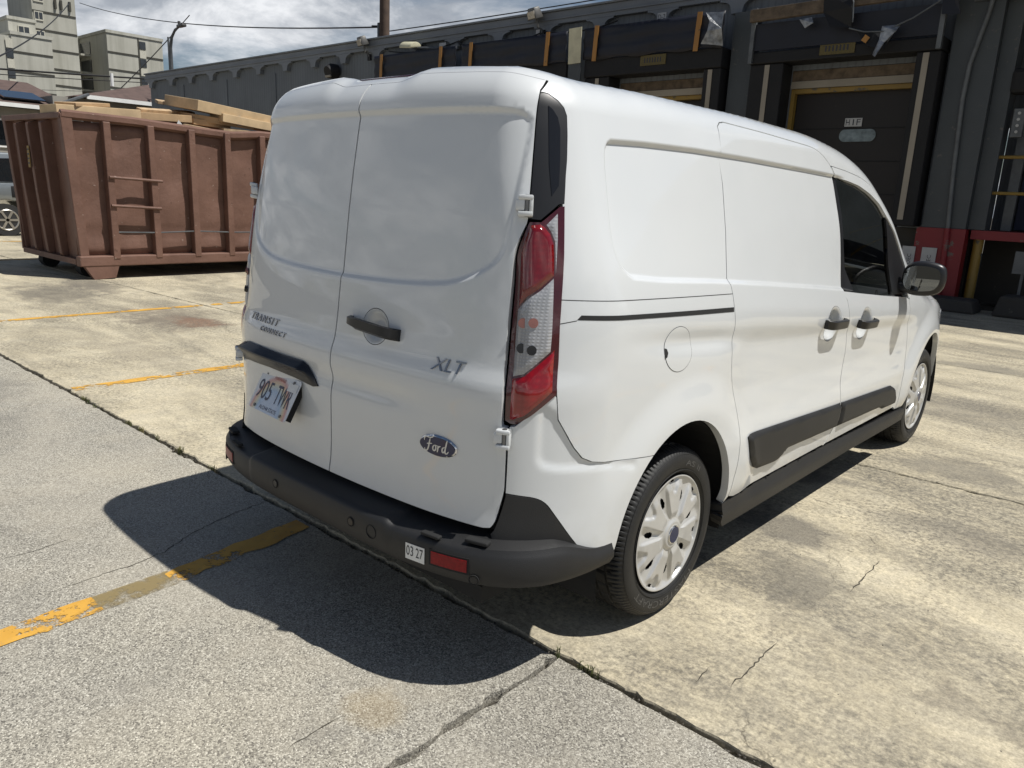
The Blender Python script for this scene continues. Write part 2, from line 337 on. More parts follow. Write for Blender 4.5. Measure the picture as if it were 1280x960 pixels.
M0['sign'] = plain('white_sign_board', (.38,.38,.375), .5, 0, .12, 6); M0['ink'] = plain('sign_ink', (.02,.02,.03), .5, 0, .1, 9)
M0['steel'] = plain('painted_steel_grey', (.10,.107,.112), .5, .2, .25, 6); M0['tarp'] = plain('torn_foil_lining', (.24,.245,.25), .3, .5, .6, 9, bump=.8, bscale=22)
M0['cream'] = plain('cream_panel', (.50,.47,.33), .6, 0, .15, 4); M0['conc'] = m_paintwear('dark_dock_concrete', (.050,.046,.040), (.095,.088,.074), .62, .85)
M0['blue'] = plain('dark_blue_sheet', (.012,.018,.045), .5, 0, .3, 2)
wh = empty('warehouse', (0, WY, 0)); tag(wh, 'long grey warehouse with bracketed parapet and loading docks behind the van', 'warehouse')
def wpart(name, mat, parent=wh, bevel=0, smooth=False):
    class _W(MB): pass
    m = MB(); m._fin = lambda: None; return m
def P(name, mat, build, parent=None, bevel=0.0, smooth=False):
    m = MB(); build(m); m.v = [(a, b-WY, c) for a, b, c in m.v]; return m.obj(name, mat, wh if parent is None else parent, bevel=bevel, smooth=smooth)
# wall built round the dock openings (x ranges that are open, with sill 1.22 and head 3.85)
docks = [(-15.45,-12.35),(-12.1,-8.95),(-8.45,-5.3),(-4.72,-1.58)]
openings = [(a+.62, b-.36) for a, b in docks]
def wall_build(m):
    xs = [-30.3]+[q for o in openings for q in o]+[-.86]
    for i in range(0, len(xs), 2): m.bx(xs[i], xs[i+1], WY, WY+.30, 1.22, 5.15)
    for a, b in openings: m.bx(a, b, WY, WY+.30, 3.84, 5.15)
P('wall', M0['wall'], wall_build)
P('wall', M0['wall'], lambda m: m.bx(-.86, 12, WY+1.6, WY+1.9, 0, 5.15))
P('wall', M0['wall'], lambda m: m.bx(-30.3, -30.0, WY+.30, WY+24, 0, 5.15))
P('roof_deck', M0['conc'], lambda m: m.bx(-29.98, 12, WY+.31, WY+24, 5.0, 5.1)); P('bay_light_stop', M0['conc'], lambda m: m.bx(-.84, 12, WY-.12, WY+.60, 5.104, 5.151))  # unseen bay strip, added to overlap the deck edge and stop a sun slit
P('base_wall', M0['conc'], lambda m: m.bx(-30.3, -.86, WY-.02, WY+.30, 0, 1.215))
P('interior', M0['black'], lambda m: m.bx(-16, -.9, WY+.9, WY+1.0, 0, 5))
P('parapet', M0['coping'], lambda m: m.bx(-30.42, 12, WY-.13, WY+.34, 5.154, 5.40))
P('parapet_cap', M0['coping'], lambda m: m.bx(-30.46, 12, WY-.18, WY+.38, 5.404, 5.45), bevel=.012)
P('parapet_drip', M0['coping'], lambda m: m.bx(-30.44, 12, WY-.16, WY-.13, 5.24, 5.27))
# corbel brackets with curved haunches between them
bxs = [-30.0,-28.25,-26.7,-25.15,-23.5,-22.0,-20.42,-18.9,-17.4,-15.88,-14.35,-12.8,-11.3,-9.85,-8.38,-6.85,-5.26,-3.72,-2.2,-.7,.8,2.3,3.8]
def bracket_poly(x):
    pts = [(x-.11,4.90),(x+.11,4.90),(x+.13,5.0)]
    for i in range(6): t = i/5*math.pi/2; pts.append((x+.13+.22*(1-math.cos(t)), 5.0+.12*math.sin(t)))
    pts += [(x+.35,5.15),(x-.35,5.15)]
    for i in range(6): t = (5-i)/5*math.pi/2; pts.append((x-.13-.22*(1-math.cos(t)), 5.0+.12*math.sin(t)))
    pts.append((x-.13,5.0)); return pts
for x in bxs: P('bracket', M0['coping'], lambda m: m.prism(bracket_poly(x), WY-.13, WY-.003, 'y'))
for x0, x1 in ((-5.22,-4.80),(-1.50,-.86)):
    P('pier', M0['wall2'], lambda m: m.bx(x0, x1, WY-.24, WY-.004, 1.25 if x0 > -2 else 0, 4.88))
for x in (-27.5,-24.3,-21.2,-18.1): P('wall_rib', M0['wall'], lambda m: m.bx(x-.05, x+.05, WY-.03, WY-.003, 1.25, 4.88))
P('red_pier_base', M0['red'], lambda m: m.bx(-1.56, -.84, WY-.27, WY-.006, .12, 1.246))
P('dock_kerb', M0['conc'], lambda m: m.box((-1.1,WY-.62,.10), (1.4,.55,.20), taper=.9), bevel=.03)
P('dock_kerb', M0['conc'], lambda m: m.box((.75,WY-.55,.16), (1.9,.5,.32), taper=.92), bevel=.04)
# conduit on the pier
P('conduit', M0['steel'], lambda m: m.tube([(-1.02,WY-.29,4.75),(-1.05,WY-.29,4.45),(-1.19,WY-.29,3.72),(-1.21,WY-.29,3.2),(-1.16,WY-.29,2.1),(-1.10,WY-.29,1.25)], .035, 10), smooth=True)
P('conduit', M0['red'], lambda m: m.tube([(-1.10,WY-.30,1.25),(-1.08,WY-.30,.75),(-1.07,WY-.30,.16)], .045, 10), smooth=True)
P('pier_cap_board', M0['steel'], lambda m: m.bx(-1.28,-.72,WY-.31,WY-.25,4.60,4.78))
for (x0, x1), z in (((-1.42,-1.20),.83), ((-1.72,-1.52),.83)):
    s_ = P('pier_sign', M0['sign'], lambda m: m.bx(x0, x1, WY-.295, WY-.275, z-.26, z+.10))
    text_on('sign_words', 'OEC', (x0+.15, -.297, z-.19), (0,0,1), (-1,0,0), .17, .06, M0['ink'], s_)
# docks
for k, (a, b) in enumerate(docks):
    o0, o1 = openings[k]; big = k == 3
    sh = P('dock_shelter', M0['pad'], lambda m: m.bx(a-.01, b+.01, WY-.46, WY-.004, 3.925, 4.28 if not big else 4.12), bevel=.02)
    for x0, x1 in ((a, o0), (o1, b)): P('side_pad', M0['pad'], lambda m: m.bx(x0, x1, WY-.42, WY-.004, 1.25, 3.92), parent=sh, bevel=.02)
    if not big:
        # gathered curtain with soft folds
        n, mrow = 60, 8; vs, fs = [], []; rn = random.Random(k+3)
        for j in range(mrow+1):
            for i in range(n+1):
                x = a-.02+(b-a+.04)*i/n; z = 4.88-.62*j/mrow+(.02*math.sin(i*.35+k) if j == mrow else 0)
                vs.append((x, -.50-.016*math.sin(j*1.9+i*.06+k+rn.uniform(-.3,.3))-.006*math.sin(i*.31+j*1.3+k*2), z))
        for j in range(mrow):
            for i in range(n): fs.append((j*(n+1)+i, j*(n+1)+i+1, (j+1)*(n+1)+i+1, (j+1)*(n+1)+i))
        cu = me_obj('curtain', vs, fs, M0['navy'], sh, smooth=True)
        sol = cu.modifiers.new('t', 'SOLIDIFY'); sol.thickness = .01
        for xs_ in (a+.32, b-.48):
            P('strap', M0['strap'], lambda m: m.box((xs_, WY-.56, 4.56), (.10,.012,.68), ry=.05), parent=sh)
    for xs_ in (o0-.34, o1+.10):
        P('guide_strip', M0['strip'], lambda m: m.bx(xs_, xs_+.09, WY-.432, WY-.424, 1.35, 3.90), parent=sh)
    P('header_board', M0['timber'], lambda m: m.bx(o0, o1, WY+.02, WY+.10, 3.66, 3.835), parent=sh)
    P('header_board', M0['strip'], lambda m: m.bx(o0, o1, WY+.0, WY+.09, 3.535, 3.655), parent=sh)
    P('door_frame', M0['yellow'], lambda m: m.bx(o0, o0+.07, WY+.05, WY+.16, 1.22, 3.53), parent=sh); P('door_frame', M0['yellow'], lambda m: m.bx(o0+.072, o1, WY+.05, WY+.16, 3.455, 3.53), parent=sh)
    d_ = P('dock_door', M0['door'], lambda m: m.bx(o0+.072, o1, WY+.17, WY+.22, 1.2, 3.53))
    for zz_ in (1.75, 2.3, 2.85): P('door_seam', M0['pad'], lambda m: m.bx(o0+.08, o1-.01, WY+.160, WY+.169, zz_-.008, zz_+.008), parent=d_)
    P('leveller_lip', M0['steel'], lambda m: m.bx(o0+.1, o1-.1, WY-.12, WY-.02, 1.12, 1.2))
    for xs_ in (o0, o1-.25): P('dock_bumper', M0['pad'], lambda m: m.bx(xs_, xs_+.25, WY-.14, WY-.022, .75, 1.1), bevel=.01)
    if k >= 2:
        xm = (a+b)/2+(.12 if k == 2 else -.02)
        tg = P('maker_plate', plain('gold_plate', (.10,.075,.02), .45, .3, .3, 40), lambda m: m.bx(xm-.30, xm+.28, WY-.475, WY-.462, 4.06-(0 if k == 2 else .08), 4.25-(0 if k == 2 else .08)), parent=sh)
        for i in range(7): P('plate_bar', M0['ink'], lambda m: m.bx(xm-.21+.06*i, xm-.185+.06*i, WY-.478, WY-.4755, 4.11-(0 if k == 2 else .08), 4.20-(0 if k == 2 else .08)), parent=tg)
    if big:
        win = MB(); pts = []
        for i in range(24):
            t = 2*math.pi*i/24; pts.append((-2.87+(.21 if math.cos(t) > 0 else -.21)+.10*math.cos(t), 2.73+.105*math.sin(t)))
        win.prism(pts, .150, .166, 'y'); win.obj('door_window', plain('hazy_pane', (.13,.16,.17), .2, 0, .5, 6, coat=.6), d_)
        sg = P('door_sign', M0['sign'], lambda m: m.bx(-3.11,-2.82,WY+.150,WY+.166,2.88,3.02), parent=d_)
        for i, ch in enumerate('HIF'): text_on('sign_words', ch, (-3.09+.09*i+(.025 if ch == 'I' else 0), .148, 2.90), (1,0,0), (0,0,1), .065 if ch != 'I' else .02, .10, M0['ink'], sg)
# dock 2/3: cream panel between curtains, D-2 tag
P('cream_flap', M0['cream'], lambda m: m.box((-8.66,WY-.56,4.56), (.33,.015,.70), ry=-.03))
P('cream_flap', M0['wall2'], lambda m: m.box((-8.66,WY-.53,3.95), (.33,.015,.56)))
tg = P('bay_tag', M0['sign'], lambda m: m.bx(-6.95,-6.75,WY-.150,WY-.135,4.93,5.08)); text_on('tag_words', 'D-2', (-6.93,-.152,4.96), (1,0,0), (0,0,1), .16, .09, M0['ink'], tg)
for x, tx in ((-13.2,'D-4'),(-10.0,'D-3')):
    tg = P('bay_tag', M0['sign'], lambda m: m.bx(x-.12,x+.12,WY-.150,WY-.135,4.93,5.08))
# foil lining torn out of the third curtain, and the wrecked hood of the fourth dock
def rag(name, mat, pts, faces, parent=wh):
    o = me_obj(name, [(a, b-WY, c) for a, b, c in pts], faces, mat, parent); s = o.modifiers.new('t', 'SOLIDIFY'); s.thickness = .012; return o
rag('torn_lining', M0['tarp'], [(-5.62,WY-.60,4.86),(-5.28,WY-.56,4.84),(-5.26,WY-.62,4.55),(-5.24,WY-.55,4.27),(-5.48,WY-.66,4.30),(-5.66,WY-.60,4.33),(-5.50,WY-.70,4.52),(-5.50,WY-.66,4.70)], [(0,1,2,7),(7,2,6),(6,2,3,4),(6,4,5)])
P('hood_beam', M0['timber'], lambda m: m.box((-4.02,WY-.55,4.72), (1.45,.10,.20), ry=-.02), bevel=.008)
P('hood_beam', M0['timber'], lambda m: m.box((-2.35,WY-.55,4.78), (1.55,.10,.20), ry=-.015), bevel=.008)
P('hood_face', M0['navy'], lambda m: m.box((-3.15,WY-.47,4.36), (3.10,.03,.44)))
for x in (-4.70, -1.62): P('hood_upright', M0['steel'], lambda m: m.bx(x-.035, x+.035, WY-.52, WY-.44, 3.93, 4.85))
rag('torn_hood', M0['pad'], [(-3.45,WY-.62,4.92),(-3.02,WY-.60,4.95),(-2.93,WY-.72,4.62),(-2.92,WY-.66,4.33),(-3.25,WY-.70,4.36),(-3.42,WY-.64,4.62)], [(0,1,2,5),(5,2,3,4)])
rag('torn_hood', M0['pad'], [(-2.92,WY-.64,4.36),(-2.55,WY-.60,4.22),(-2.28,WY-.58,4.20),(-2.36,WY-.70,3.95),(-2.62,WY-.66,4.02)], [(0,1,4),(1,2,3,4)])
rag('torn_lining', M0['tarp'], [(-2.44,WY-.66,4.30),(-2.18,WY-.64,4.30),(-2.20,WY-.72,4.20),(-2.36,WY-.70,4.05),(-2.46,WY-.74,3.84),(-2.52,WY-.68,3.88),(-2.45,WY-.68,4.10)], [(0,1,2,3),(0,3,6),(6,3,4,5)])
rag('torn_lining', M0['tarp'], [(-3.82,WY-.62,4.55),(-3.60,WY-.64,4.56),(-3.55,WY-.68,4.46),(-3.70,WY-.64,4.40)], [(0,1,2,3)])
rag('torn_hood', M0['navy'], [(-1.66,WY-.56,4.88),(-1.48,WY-.60,4.80),(-1.36,WY-.58,4.38),(-1.62,WY-.60,4.40)], [(0,1,2,3)])
P('dangling_strap', M0['strap'], lambda m: m.box((-2.66,WY-.70,4.13), (.09,.012,.10), ry=.6))
P('hood_cable', M0['steel'], lambda m: m.tube([(-2.95,WY-.68,4.32),(-2.7,WY-.70,4.24),(-2.4,WY-.68,4.22),(-2.0,WY-.66,4.38),(-1.66,WY-.60,4.60)], .012, 6))
P('hood_cable', M0['steel'], lambda m: m.tube([(-3.0,WY-.66,4.92),(-2.93,WY-.70,4.70),(-2.9,WY-.70,4.40)], .012, 6))
# sagging cables under the parapet
for (xa, xb, z0, sg_) in ((-15.3,-12.6,5.05,.12),(-12.6,-9.9,5.0,.16),(-9.9,-7.9,5.02,.10)):
    P('wall_cable', M0['pad'], lambda m: m.tube([(xa+(xb-xa)*t, WY-.16, z0-sg_*4*t*(1-t)+.02*t) for t in np.linspace(0, 1, 11)], .014, 6))
# open bay at the right: platform, guard rail, supports, canopy
P('platform', M0['red'], lambda m: m.bx(-.80, 8, WY-.10, WY+1.55, 1.10, 1.24))
for x in (-.70, 1.6, 3.9):
    P('platform_post', M0['yellow'], lambda m: m.tube([(x,WY+.05,0),(x,WY+.05,1.10)], .075, 12), smooth=True)
P('back_wall', M0['conc'], lambda m: m.bx(-.80, 8, WY+1.0, WY+1.1, 0, 1.1))
P('blue_sheet', M0['blue'], lambda m: m.bx(-.45, 2.6, WY+1.2, WY+1.25, 1.26, 3.6))
for x in (-.76, .9, 2.5): P('guard_rail', M0['yellow'], lambda m: m.tube([(x,WY-.02,1.245),(x,WY-.02,2.36)], .028, 8))
for z in (2.36, 1.82): P('guard_rail', M0['yellow'], lambda m: m.tube([(-.76,WY-.02,z),(4.2,WY-.02,z)], .026, 8))
P('bay_jamb', M0['steel'], lambda m: m.bx(-.50,-.36,WY+.4,WY+.5,1.25,4.6)); P('bay_jamb', M0['wall2'], lambda m: m.bx(-.855,-.62,WY-.1,WY+.3,1.25,4.9))
P('bay_machine', M0['pad'], lambda m: (m.box((-.42,WY-.02,3.45),(.42,.3,.36)),), bevel=.06)
P('bay_bracket', M0['steel'], lambda m: m.box((-.46,WY+.02,2.86),(.16,.1,.42)), bevel=.01)
P('bay_hose', M0['pad'], lambda m: m.tube([(-.35,WY-.05,4.5),(-.52,WY-.05,4.2),(-.50,WY-.05,3.9),(-.34,WY-.05,3.7)], .018, 6))
for i in range(4): P('bay_dial', M0['sign'], lambda m: m.tube([(-.46,WY-.032,3.0-.09*i),(-.46,WY-.045,3.0-.09*i)], .022, 10))
s_ = P('meter_sign', M0['steel'], lambda m: m.bx(-.14,.14,WY-.13,WY-.11,.62,.96)); P('sign_stake', M0['steel'], lambda m: m.bx(-.02,.02,WY-.108,WY-.09,.05,.62))
P('canopy', M0['steel'], lambda m: m.bx(-1.6, 9, WY-1.25, WY-.14, 4.95, 5.10))
for x in (-.3, 2.2, 4.7): P('canopy_beam', M0['timber'], lambda m: m.box((x,WY-.7,4.86),(.10,1.1,.16)))
P('brace', M0['steel'], lambda m: m.box((-.42,WY-.1,4.72),(.5,.06,.06),ry=.7))

# floodlights and fittings on the parapet
M0['lampgrey'] = plain('bronze_lamp_housing', (.085,.082,.076), .45, .3, .2, 9); M0['lens'] = plain('flood_lens', (.36,.33,.28), .2, 0, .25, 20, coat=.8)
def flood(x, z, ang, label):
    f = empty('floodlight', (x, WY-.30, z)); tag(f, label, 'floodlight', 'floodlights along the parapet')
    m = MB(); m.tube([(.14,.12,-.36),(.14,.12,-.30),(.10,.02,-.26),(.09,0,-.08)], .022, 8); m.obj('arm', M0['lampgrey'], f, smooth=True)
    m = MB(); m.box((.14,.145,-.38),(.13,.06,.16)); m.obj('wall_box', M0['pad'], f, bevel=.008)
    m = MB(); m.box((0,0,.03),(.34,.22,.24),rz=ang,rx=.35,taper=.72); m.obj('housing', M0['lampgrey'], f, smooth=True, bevel=.02)
    Mx = Matrix.Rotation(ang,3,'Z')@Matrix.Rotation(.35,3,'X'); c = Vector((0,0,.03))+Mx@Vector((0,-.088,-.02)); m = MB(); m.box(c,(.26,.05,.15),rz=ang,rx=.35); m.obj('lens', M0['lens'], f, bevel=.006)
    return f
flood(-16.28, 5.34, -.25, 'small grey floodlight on the parapet beside the wooden utility pole')
flood(-10.06, 5.36, -.25, 'small grey floodlight on the parapet above the van roof')
lf = empty('wall_lamp', (-14.2, WY-.35, 5.02)); tag(lf, 'pale shell shaped wall lamp on a grey arm above the left dock curtain', 'lamp')
m = MB(); pts = []
for i in range(9): t = math.pi*i/8; pts.append((.17*math.cos(t), .14*math.sin(t)))
m.prism([(a*1.0, b) for a, b in pts], -.30, .30, 'x'); o = m.obj('shade', M0['cream'], lf, smooth=True, bevel=.02); o.rotation_euler = (.2, .12, -.2)
m = MB(); m.tube([(.2,.0,-.02),(.75,.1,-.06),(1.4,.3,-.04)], .03, 8); m.obj('arm', M0['steel'], lf, smooth=True)
m = MB(); m.tube([(1.5,.28,-.04),(1.6,.28,-.03)], .06, 10); m.obj('joint', M0['steel'], lf, smooth=True)
vt = empty('wall_vent', (-17.84, WY-.05, 4.72)); tag(vt, 'round black vent hood on the grey warehouse wall', 'vent')
m = MB(); m.tube([(0,0,0),(0,-.16,-.01),(0,-.30,-.06)], [.20,.21,.17], 18); m.obj('hood', M0['pad'], vt, smooth=True)
m = MB(); m.box((0,-.28,-.16),(.26,.05,.06)); m.obj('lip', M0['strip'], vt, bevel=.01)

# ================================================================== rubbish container
M0['rust'] = None
def m_rust():
    g = NT('brown_painted_steel'); v = g.pos(); f = g.noise(v, 1.6, 6, .65); d = g.noise(v, 11, 7, .72); s = g.noise(g.mapping(v, (5,5,.5)), 1, 5, .6)
    c = g.ramp(f, [(.3, (.115,.058,.040)), (.7, (.185,.100,.072))]); c = g.mix(g.ramp(d, [(.62, 0.0), (.70, .8)]), c, (.065,.030,.020)); c = g.mix(g.ramp(s, [(.54, 0.0), (.72, .45)]), c, (.10,.052,.036))
    c = g.mix(g.ramp(g.noise(g.mapping(v, (1,1,1), (5,5,5)), 16, 5, .6), [(.68, 0.0), (.72, .8)]), c, (.36,.28,.23))
    return g.done(g.bsdf(c, .62, .1, g.bump(g.math('ADD', f, g.math('MULTIPLY', d, .3)), .35, .05)))
M0['rust'] = m_rust(); M0['card'] = plain('cardboard', (.40,.27,.15), .85, 0, .22, 3, bump=.15, bscale=40); M0['card2'] = plain('pale_cardboard', (.50,.37,.22), .85, 0, .18, 4)
M0['tape'] = plain('blue_tape', (.10,.22,.50), .4); M0['raw'] = plain('raw_timber', (.42,.30,.18), .8, 0, .3, 8, bump=.2, bscale=40)
du = empty('dumpster', (-11.15, 5.8, 0)); tag(du, 'dented brown steel roll-off dumpster piled with cardboard and planks', 'dumpster')
DX, DY0, DY1, DZ0, DZ1 = -9.98, 2.66, 8.9, .27, 2.24
def dp(name, mat, build, parent=None, bevel=0.0, smooth=False):
    m = MB(); build(m); m.v = [(a+11.15, b-5.8, c) for a, b, c in m.v]; return m.obj(name, mat, du if parent is None else parent, bevel=bevel, smooth=smooth)
def dent_panel(name, y0, y1, z0, z1, seed):
    n = 14; m_ = 18; rn = random.Random(seed); bl = [(rn.uniform(y0, y1), rn.uniform(z0, z1), rn.uniform(.10,.35), rn.uniform(-.035,.02)) for _ in range(7)]; vs = []; fs = []
    for j in range(m_+1):
        for i in range(n+1):
            y = y0+(y1-y0)*i/n; z = z0+(z1-z0)*j/m_; dx = sum(a*math.exp(-((y-cy)**2+(z-cz)**2)/(2*(s*.5)**2)) for cy, cz, s, a in bl)
            dx += -.030*math.exp(-((z-(z0+.22)-.10*math.sin(math.pi*(y-y0)/(y1-y0)))/.05)**2) + .012*math.exp(-((z-1.36)/.02)**2)
            vs.append((DX+dx*math.sin(math.pi*i/n)**.5+11.15, y-5.8, z))
    for j in range(m_):
        for i in range(n): fs.append((j*(n+1)+i, j*(n+1)+i+1, (j+1)*(n+1)+i+1, (j+1)*(n+1)+i))
    o = me_obj(name, vs, fs, M0['rust'], du, smooth=True); s = o.modifiers.new('t', 'SOLIDIFY'); s.thickness = .03; s.offset = -1; return o
ribs = [3.17, 3.79, 4.41, 4.99, 5.60, 6.20, 6.80, 7.40, 8.0, 8.6]
ys_ = [DY0+.02]+ribs+[DY1]
for i in range(len(ys_)-1): dent_panel('side_sheet', ys_[i], ys_[i+1], DZ0+.08, DZ1-.04, i)
for i, y in enumerate(ribs):
    dp('rib', M0['rust'], lambda m: (m.box((DX+.07,y,(DZ0+DZ1)/2),(.14,.10,DZ1-DZ0-.04),rz=.02*math.sin(i*3),rx=.006*math.sin(i*7+1))), bevel=.012)
dp('top_rail', M0['rust'], lambda m: m.tube([(DX+.02,DY0-.05,DZ1+.035),(DX+.03,3.6,DZ1+.02),(DX+.02,4.6,DZ1-.03),(DX+.05,5.1,DZ1-.05),(DX+.02,5.6,DZ1),(DX+.02,DY1,DZ1)], .065, 6))
dp('bottom_rail', M0['rust'], lambda m: m.box((DX+.05,(DY0+DY1)/2,DZ0-.005),(.16,DY1-DY0,.15)), bevel=.015)
dp('far_side', M0['rust'], lambda m: m.bx(DX-2.38, DX-2.33, DY0, DY1, DZ0, DZ1)); dp('tail_sheet', M0['rust'], lambda m: m.bx(DX-2.33, DX-.04, DY1-.06, DY1, DZ0, DZ1)); dp('floor', M0['rust'], lambda m: m.bx(DX-2.33, DX-.04, DY0, DY1-.06, DZ0-.06, DZ0+.02))
# front end: leaning sheet with deep angled stiffeners
dp('front_sheet', M0['rust'], lambda m: m.prism([(DY0+.14,DZ0-.02),(DY0+.10,DZ0-.02),(DY0+.02,DZ1+.02),(DY0+.06,DZ1+.02)], DX-2.33, DX-.04, 'x'))
dp('corner_post', M0['rust'], lambda m: m.prism([(DY0+.16,DZ0-.05),(DY0+.04,DZ0-.05),(DY0-.07,DZ1+.04),(DY0+.08,DZ1+.04)], DX-.05, DX+.07, 'x'), bevel=.01)
for i, x in enumerate((-.62,-1.18,-1.72)):
    dp('front_stiffener', M0['rust'], lambda m: m.prism([(DY0+.10,DZ0-.05),(DY0-.0,DZ0+.05),(DY0-.07,1.2),(DY0-.12,DZ1-.06),(DY0+.04,DZ1)], DX+x-.05, DX+x+.05, 'x'), bevel=.008)
dp('corner_post', M0['rust'], lambda m: m.prism([(DY0+.16,DZ0-.05),(DY0+.04,DZ0-.05),(DY0-.08,DZ1+.04),(DY0+.08,DZ1+.04)], DX-2.42, DX-2.30, 'x'), bevel=.01)
dp('front_rail', M0['rust'], lambda m: m.box((DX-1.2,DY0-.02,DZ1+.03),(2.5,.12,.08),ry=.01), bevel=.01)
st_ = dp('warning_sticker', M0['yellow'], lambda m: m.bx(DX-1.22-.045, DX-1.22+.045, DY0-.118, DY0-.112, 1.55, 1.86)); 
for i in range(4): dp('sticker_bar', M0['ink'], lambda m: m.bx(DX-1.22-.03, DX-1.22+.03, DY0-.121, DY0-.1185, 1.60+.065*i, 1.625+.065*i), parent=st_)
for y in (DY0+.25, DY1-.4): 
    for x in (DX-.35, DX-1.95): dp('roller', M0['pad'], lambda m: m.tube([(x-.10,y,.13),(x+.10,y,.13)], .13, 16), smooth=True)
dp('foot_plate', M0['rust'], lambda m: m.prism([(2.72,.20),(3.20,.20),(3.14,.02),(2.84,.0)], DX+.02, DX+.12, 'x'))
for z, y0, y1 in ((1.46,3.17,3.90),(1.06,3.17,3.86)):
    dp('rung', M0['rust'], lambda m: m.tube([(DX+.15,y0-.03,z),(DX+.15,y1,z-.03)], .022, 8))
dp('tie_cable', M0['steel'], lambda m: m.tube([(DX+.125,3.17,.68),(DX+.125,3.79,.67),(DX+.118,4.41,.69),(DX+.125,5.0,.67),(DX+.125,5.6,.67)], .010, 6))
# load
def load(name, mat, c, d, rz, rx, ry, label, cat='cardboard'):
    m = MB(); m.box((0,0,0), d); o = m.obj(name, mat, None, bevel=.006); o.location = c; o.rotation_euler = (rx, ry, rz); tag(o, label, cat, None); return o
load('cardboard_slab', M0['card2'], (-10.40,3.18,2.37), (.62,1.16,.13), .02, .035, .02, 'flat pale cardboard bundle at the left end of the dumpster load')
load('cardboard_slab', M0['card'], (-10.42,4.16,2.38), (.60,.80,.11), -.04, .03, .0, 'short brown carton lying mid-way along the dumpster rim')
load('cardboard_slab', M0['card'], (-10.66,4.86,2.36), (.9,.70,.09), .18, -.03, .0, 'thin brown board under the tall tilted carton')
load('cardboard_slab', M0['card2'], (-10.62,5.45,2.60), (.95,1.75,.16), .10, -.075, .12, 'long tilted carton on top of the load, its near end peaked', 'carton')
load('cardboard_slab', M0['card2'], (-10.30,5.70,2.42), (.40,1.35,.13), .06, -.075, .02, 'narrow carton with blue tape resting on the dumpster rim', 'carton')
for yy, dz in ((5.35,.0),(6.02,-.045)):
    o = load('tape_band', M0['tape'], (-10.30,yy,2.445+dz), (.41,.045,.135), .06, -.075, .02, 'blue tape band on the narrow carton'); 
tapes = [o for o in bpy.data.objects if o.name.startswith('tape_band')]; car = [o for o in bpy.data.objects if o.name == 'cardboard_slab.004'][0]
bpy.context.view_layer.update()
for o in tapes:
    o.parent = car; o.matrix_parent_inverse = car.matrix_world.inverted(); del o['label']; del o['category']
load('timber_offcut', M0['raw'], (-10.15,4.72,2.27), (.12,.62,.05), -.12, -.10, .1, 'splintered plank end poking over the sagging dumpster rim', 'plank')
load('timber_offcut', M0['raw'], (-10.20,5.52,2.28), (.16,.9,.05), .02, -.02, .0, 'pale plank lying under the taped carton', 'plank')
load('timber_offcut', M0['raw'], (-10.75,4.45,2.52), (.10,1.1,.05), .35, .06, .3, 'narrow plank lying askew behind the short carton', 'plank')
load('timber_offcut', M0['raw'], (-11.0,5.1,2.66), (.22,1.3,.05), -.22, -.05, .2, 'wide plank sticking up behind the long tilted carton', 'plank')
load('cardboard_slab', M0['card'], (-10.35,3.05,2.46), (.45,.55,.05), .3, .10, .05, 'crumpled brown flap on top of the left cardboard bundle')
load('cardboard_slab', M0['card'], (-10.52,5.15,2.44), (.7,1.0,.10), -.08, -.06, .1, 'dark brown carton wedged beneath the long tilted carton', 'carton')
m = MB(); m.add([(-10.08,4.27,2.26),(-10.06,4.40,2.26),(-10.1,4.33,2.36)], [(0,1,2)]); o = m.obj('paper_scrap', M0['sign']); tag(o, 'torn white paper scrap stuck between cartons in the dumpster', 'paper'); s = o.modifiers.new('t','SOLIDIFY'); s.thickness = .006

# ================================================================== parked grey pickup beyond the dumpster
M0['silverpaint'] = plain('grey_silver_paint', (.23,.25,.26), .3, .5, .06, 3, coat=.8); M0['glassdark'] = plain('dark_car_glass', (.012,.015,.018), .05, 0, .1, 3, coat=1); M0['alloy'] = plain('alloy', (.42,.40,.36), .3, .7, .1, 9); M0['tyre'] = plain('old_tyre', (.02,.02,.02), .8)
tr = empty('parked_car', (-19.9, 2.2, 0)); tag(tr, 'silver grey car seen past the left end of the dumpster', 'car')
def tp(name, mat, build, bevel=0.0, parent=None, smooth=True):
    m = MB(); build(m); m.v = [(a+19.9, b-2.2, c) for a, b, c in m.v]; return m.obj(name, mat, parent or tr, bevel=bevel, smooth=smooth)
tp('body', M0['silverpaint'], lambda m: m.prism([(-.3,.45),(-.35,.8),(-.2,1.05),(1.0,1.18),(4.85,1.22),(4.95,.95),(4.9,.45),(4.75,.42),(4.72,.62),(4.55,.80),(4.30,.84),(4.05,.80),(3.90,.62),(3.87,.40),(1.35,.40),(1.30,.62),(1.12,.80),(.88,.84),(.62,.80),(.48,.62),(.45,.42)], -20.85, -19.0, 'x'), bevel=.03)
tp('cabin', M0['silverpaint'], lambda m: m.prism([(.9,1.17),(1.6,1.80),(2.2,1.90),(4.5,1.90),(4.8,1.75),(4.85,1.2)], -20.75, -19.1, 'x'), bevel=.05)
for y0, y1 in ((1.55,2.6),(2.68,3.6),(3.68,4.62)): tp('side_window', M0['glassdark'], lambda m: m.prism([(y0+(.12 if y0 < 2 else 0),1.24),(y0+(.42 if y0 < 2 else .02),1.74),(y1-.03,1.78),(y1,1.24)], -19.12, -19.08, 'x'))
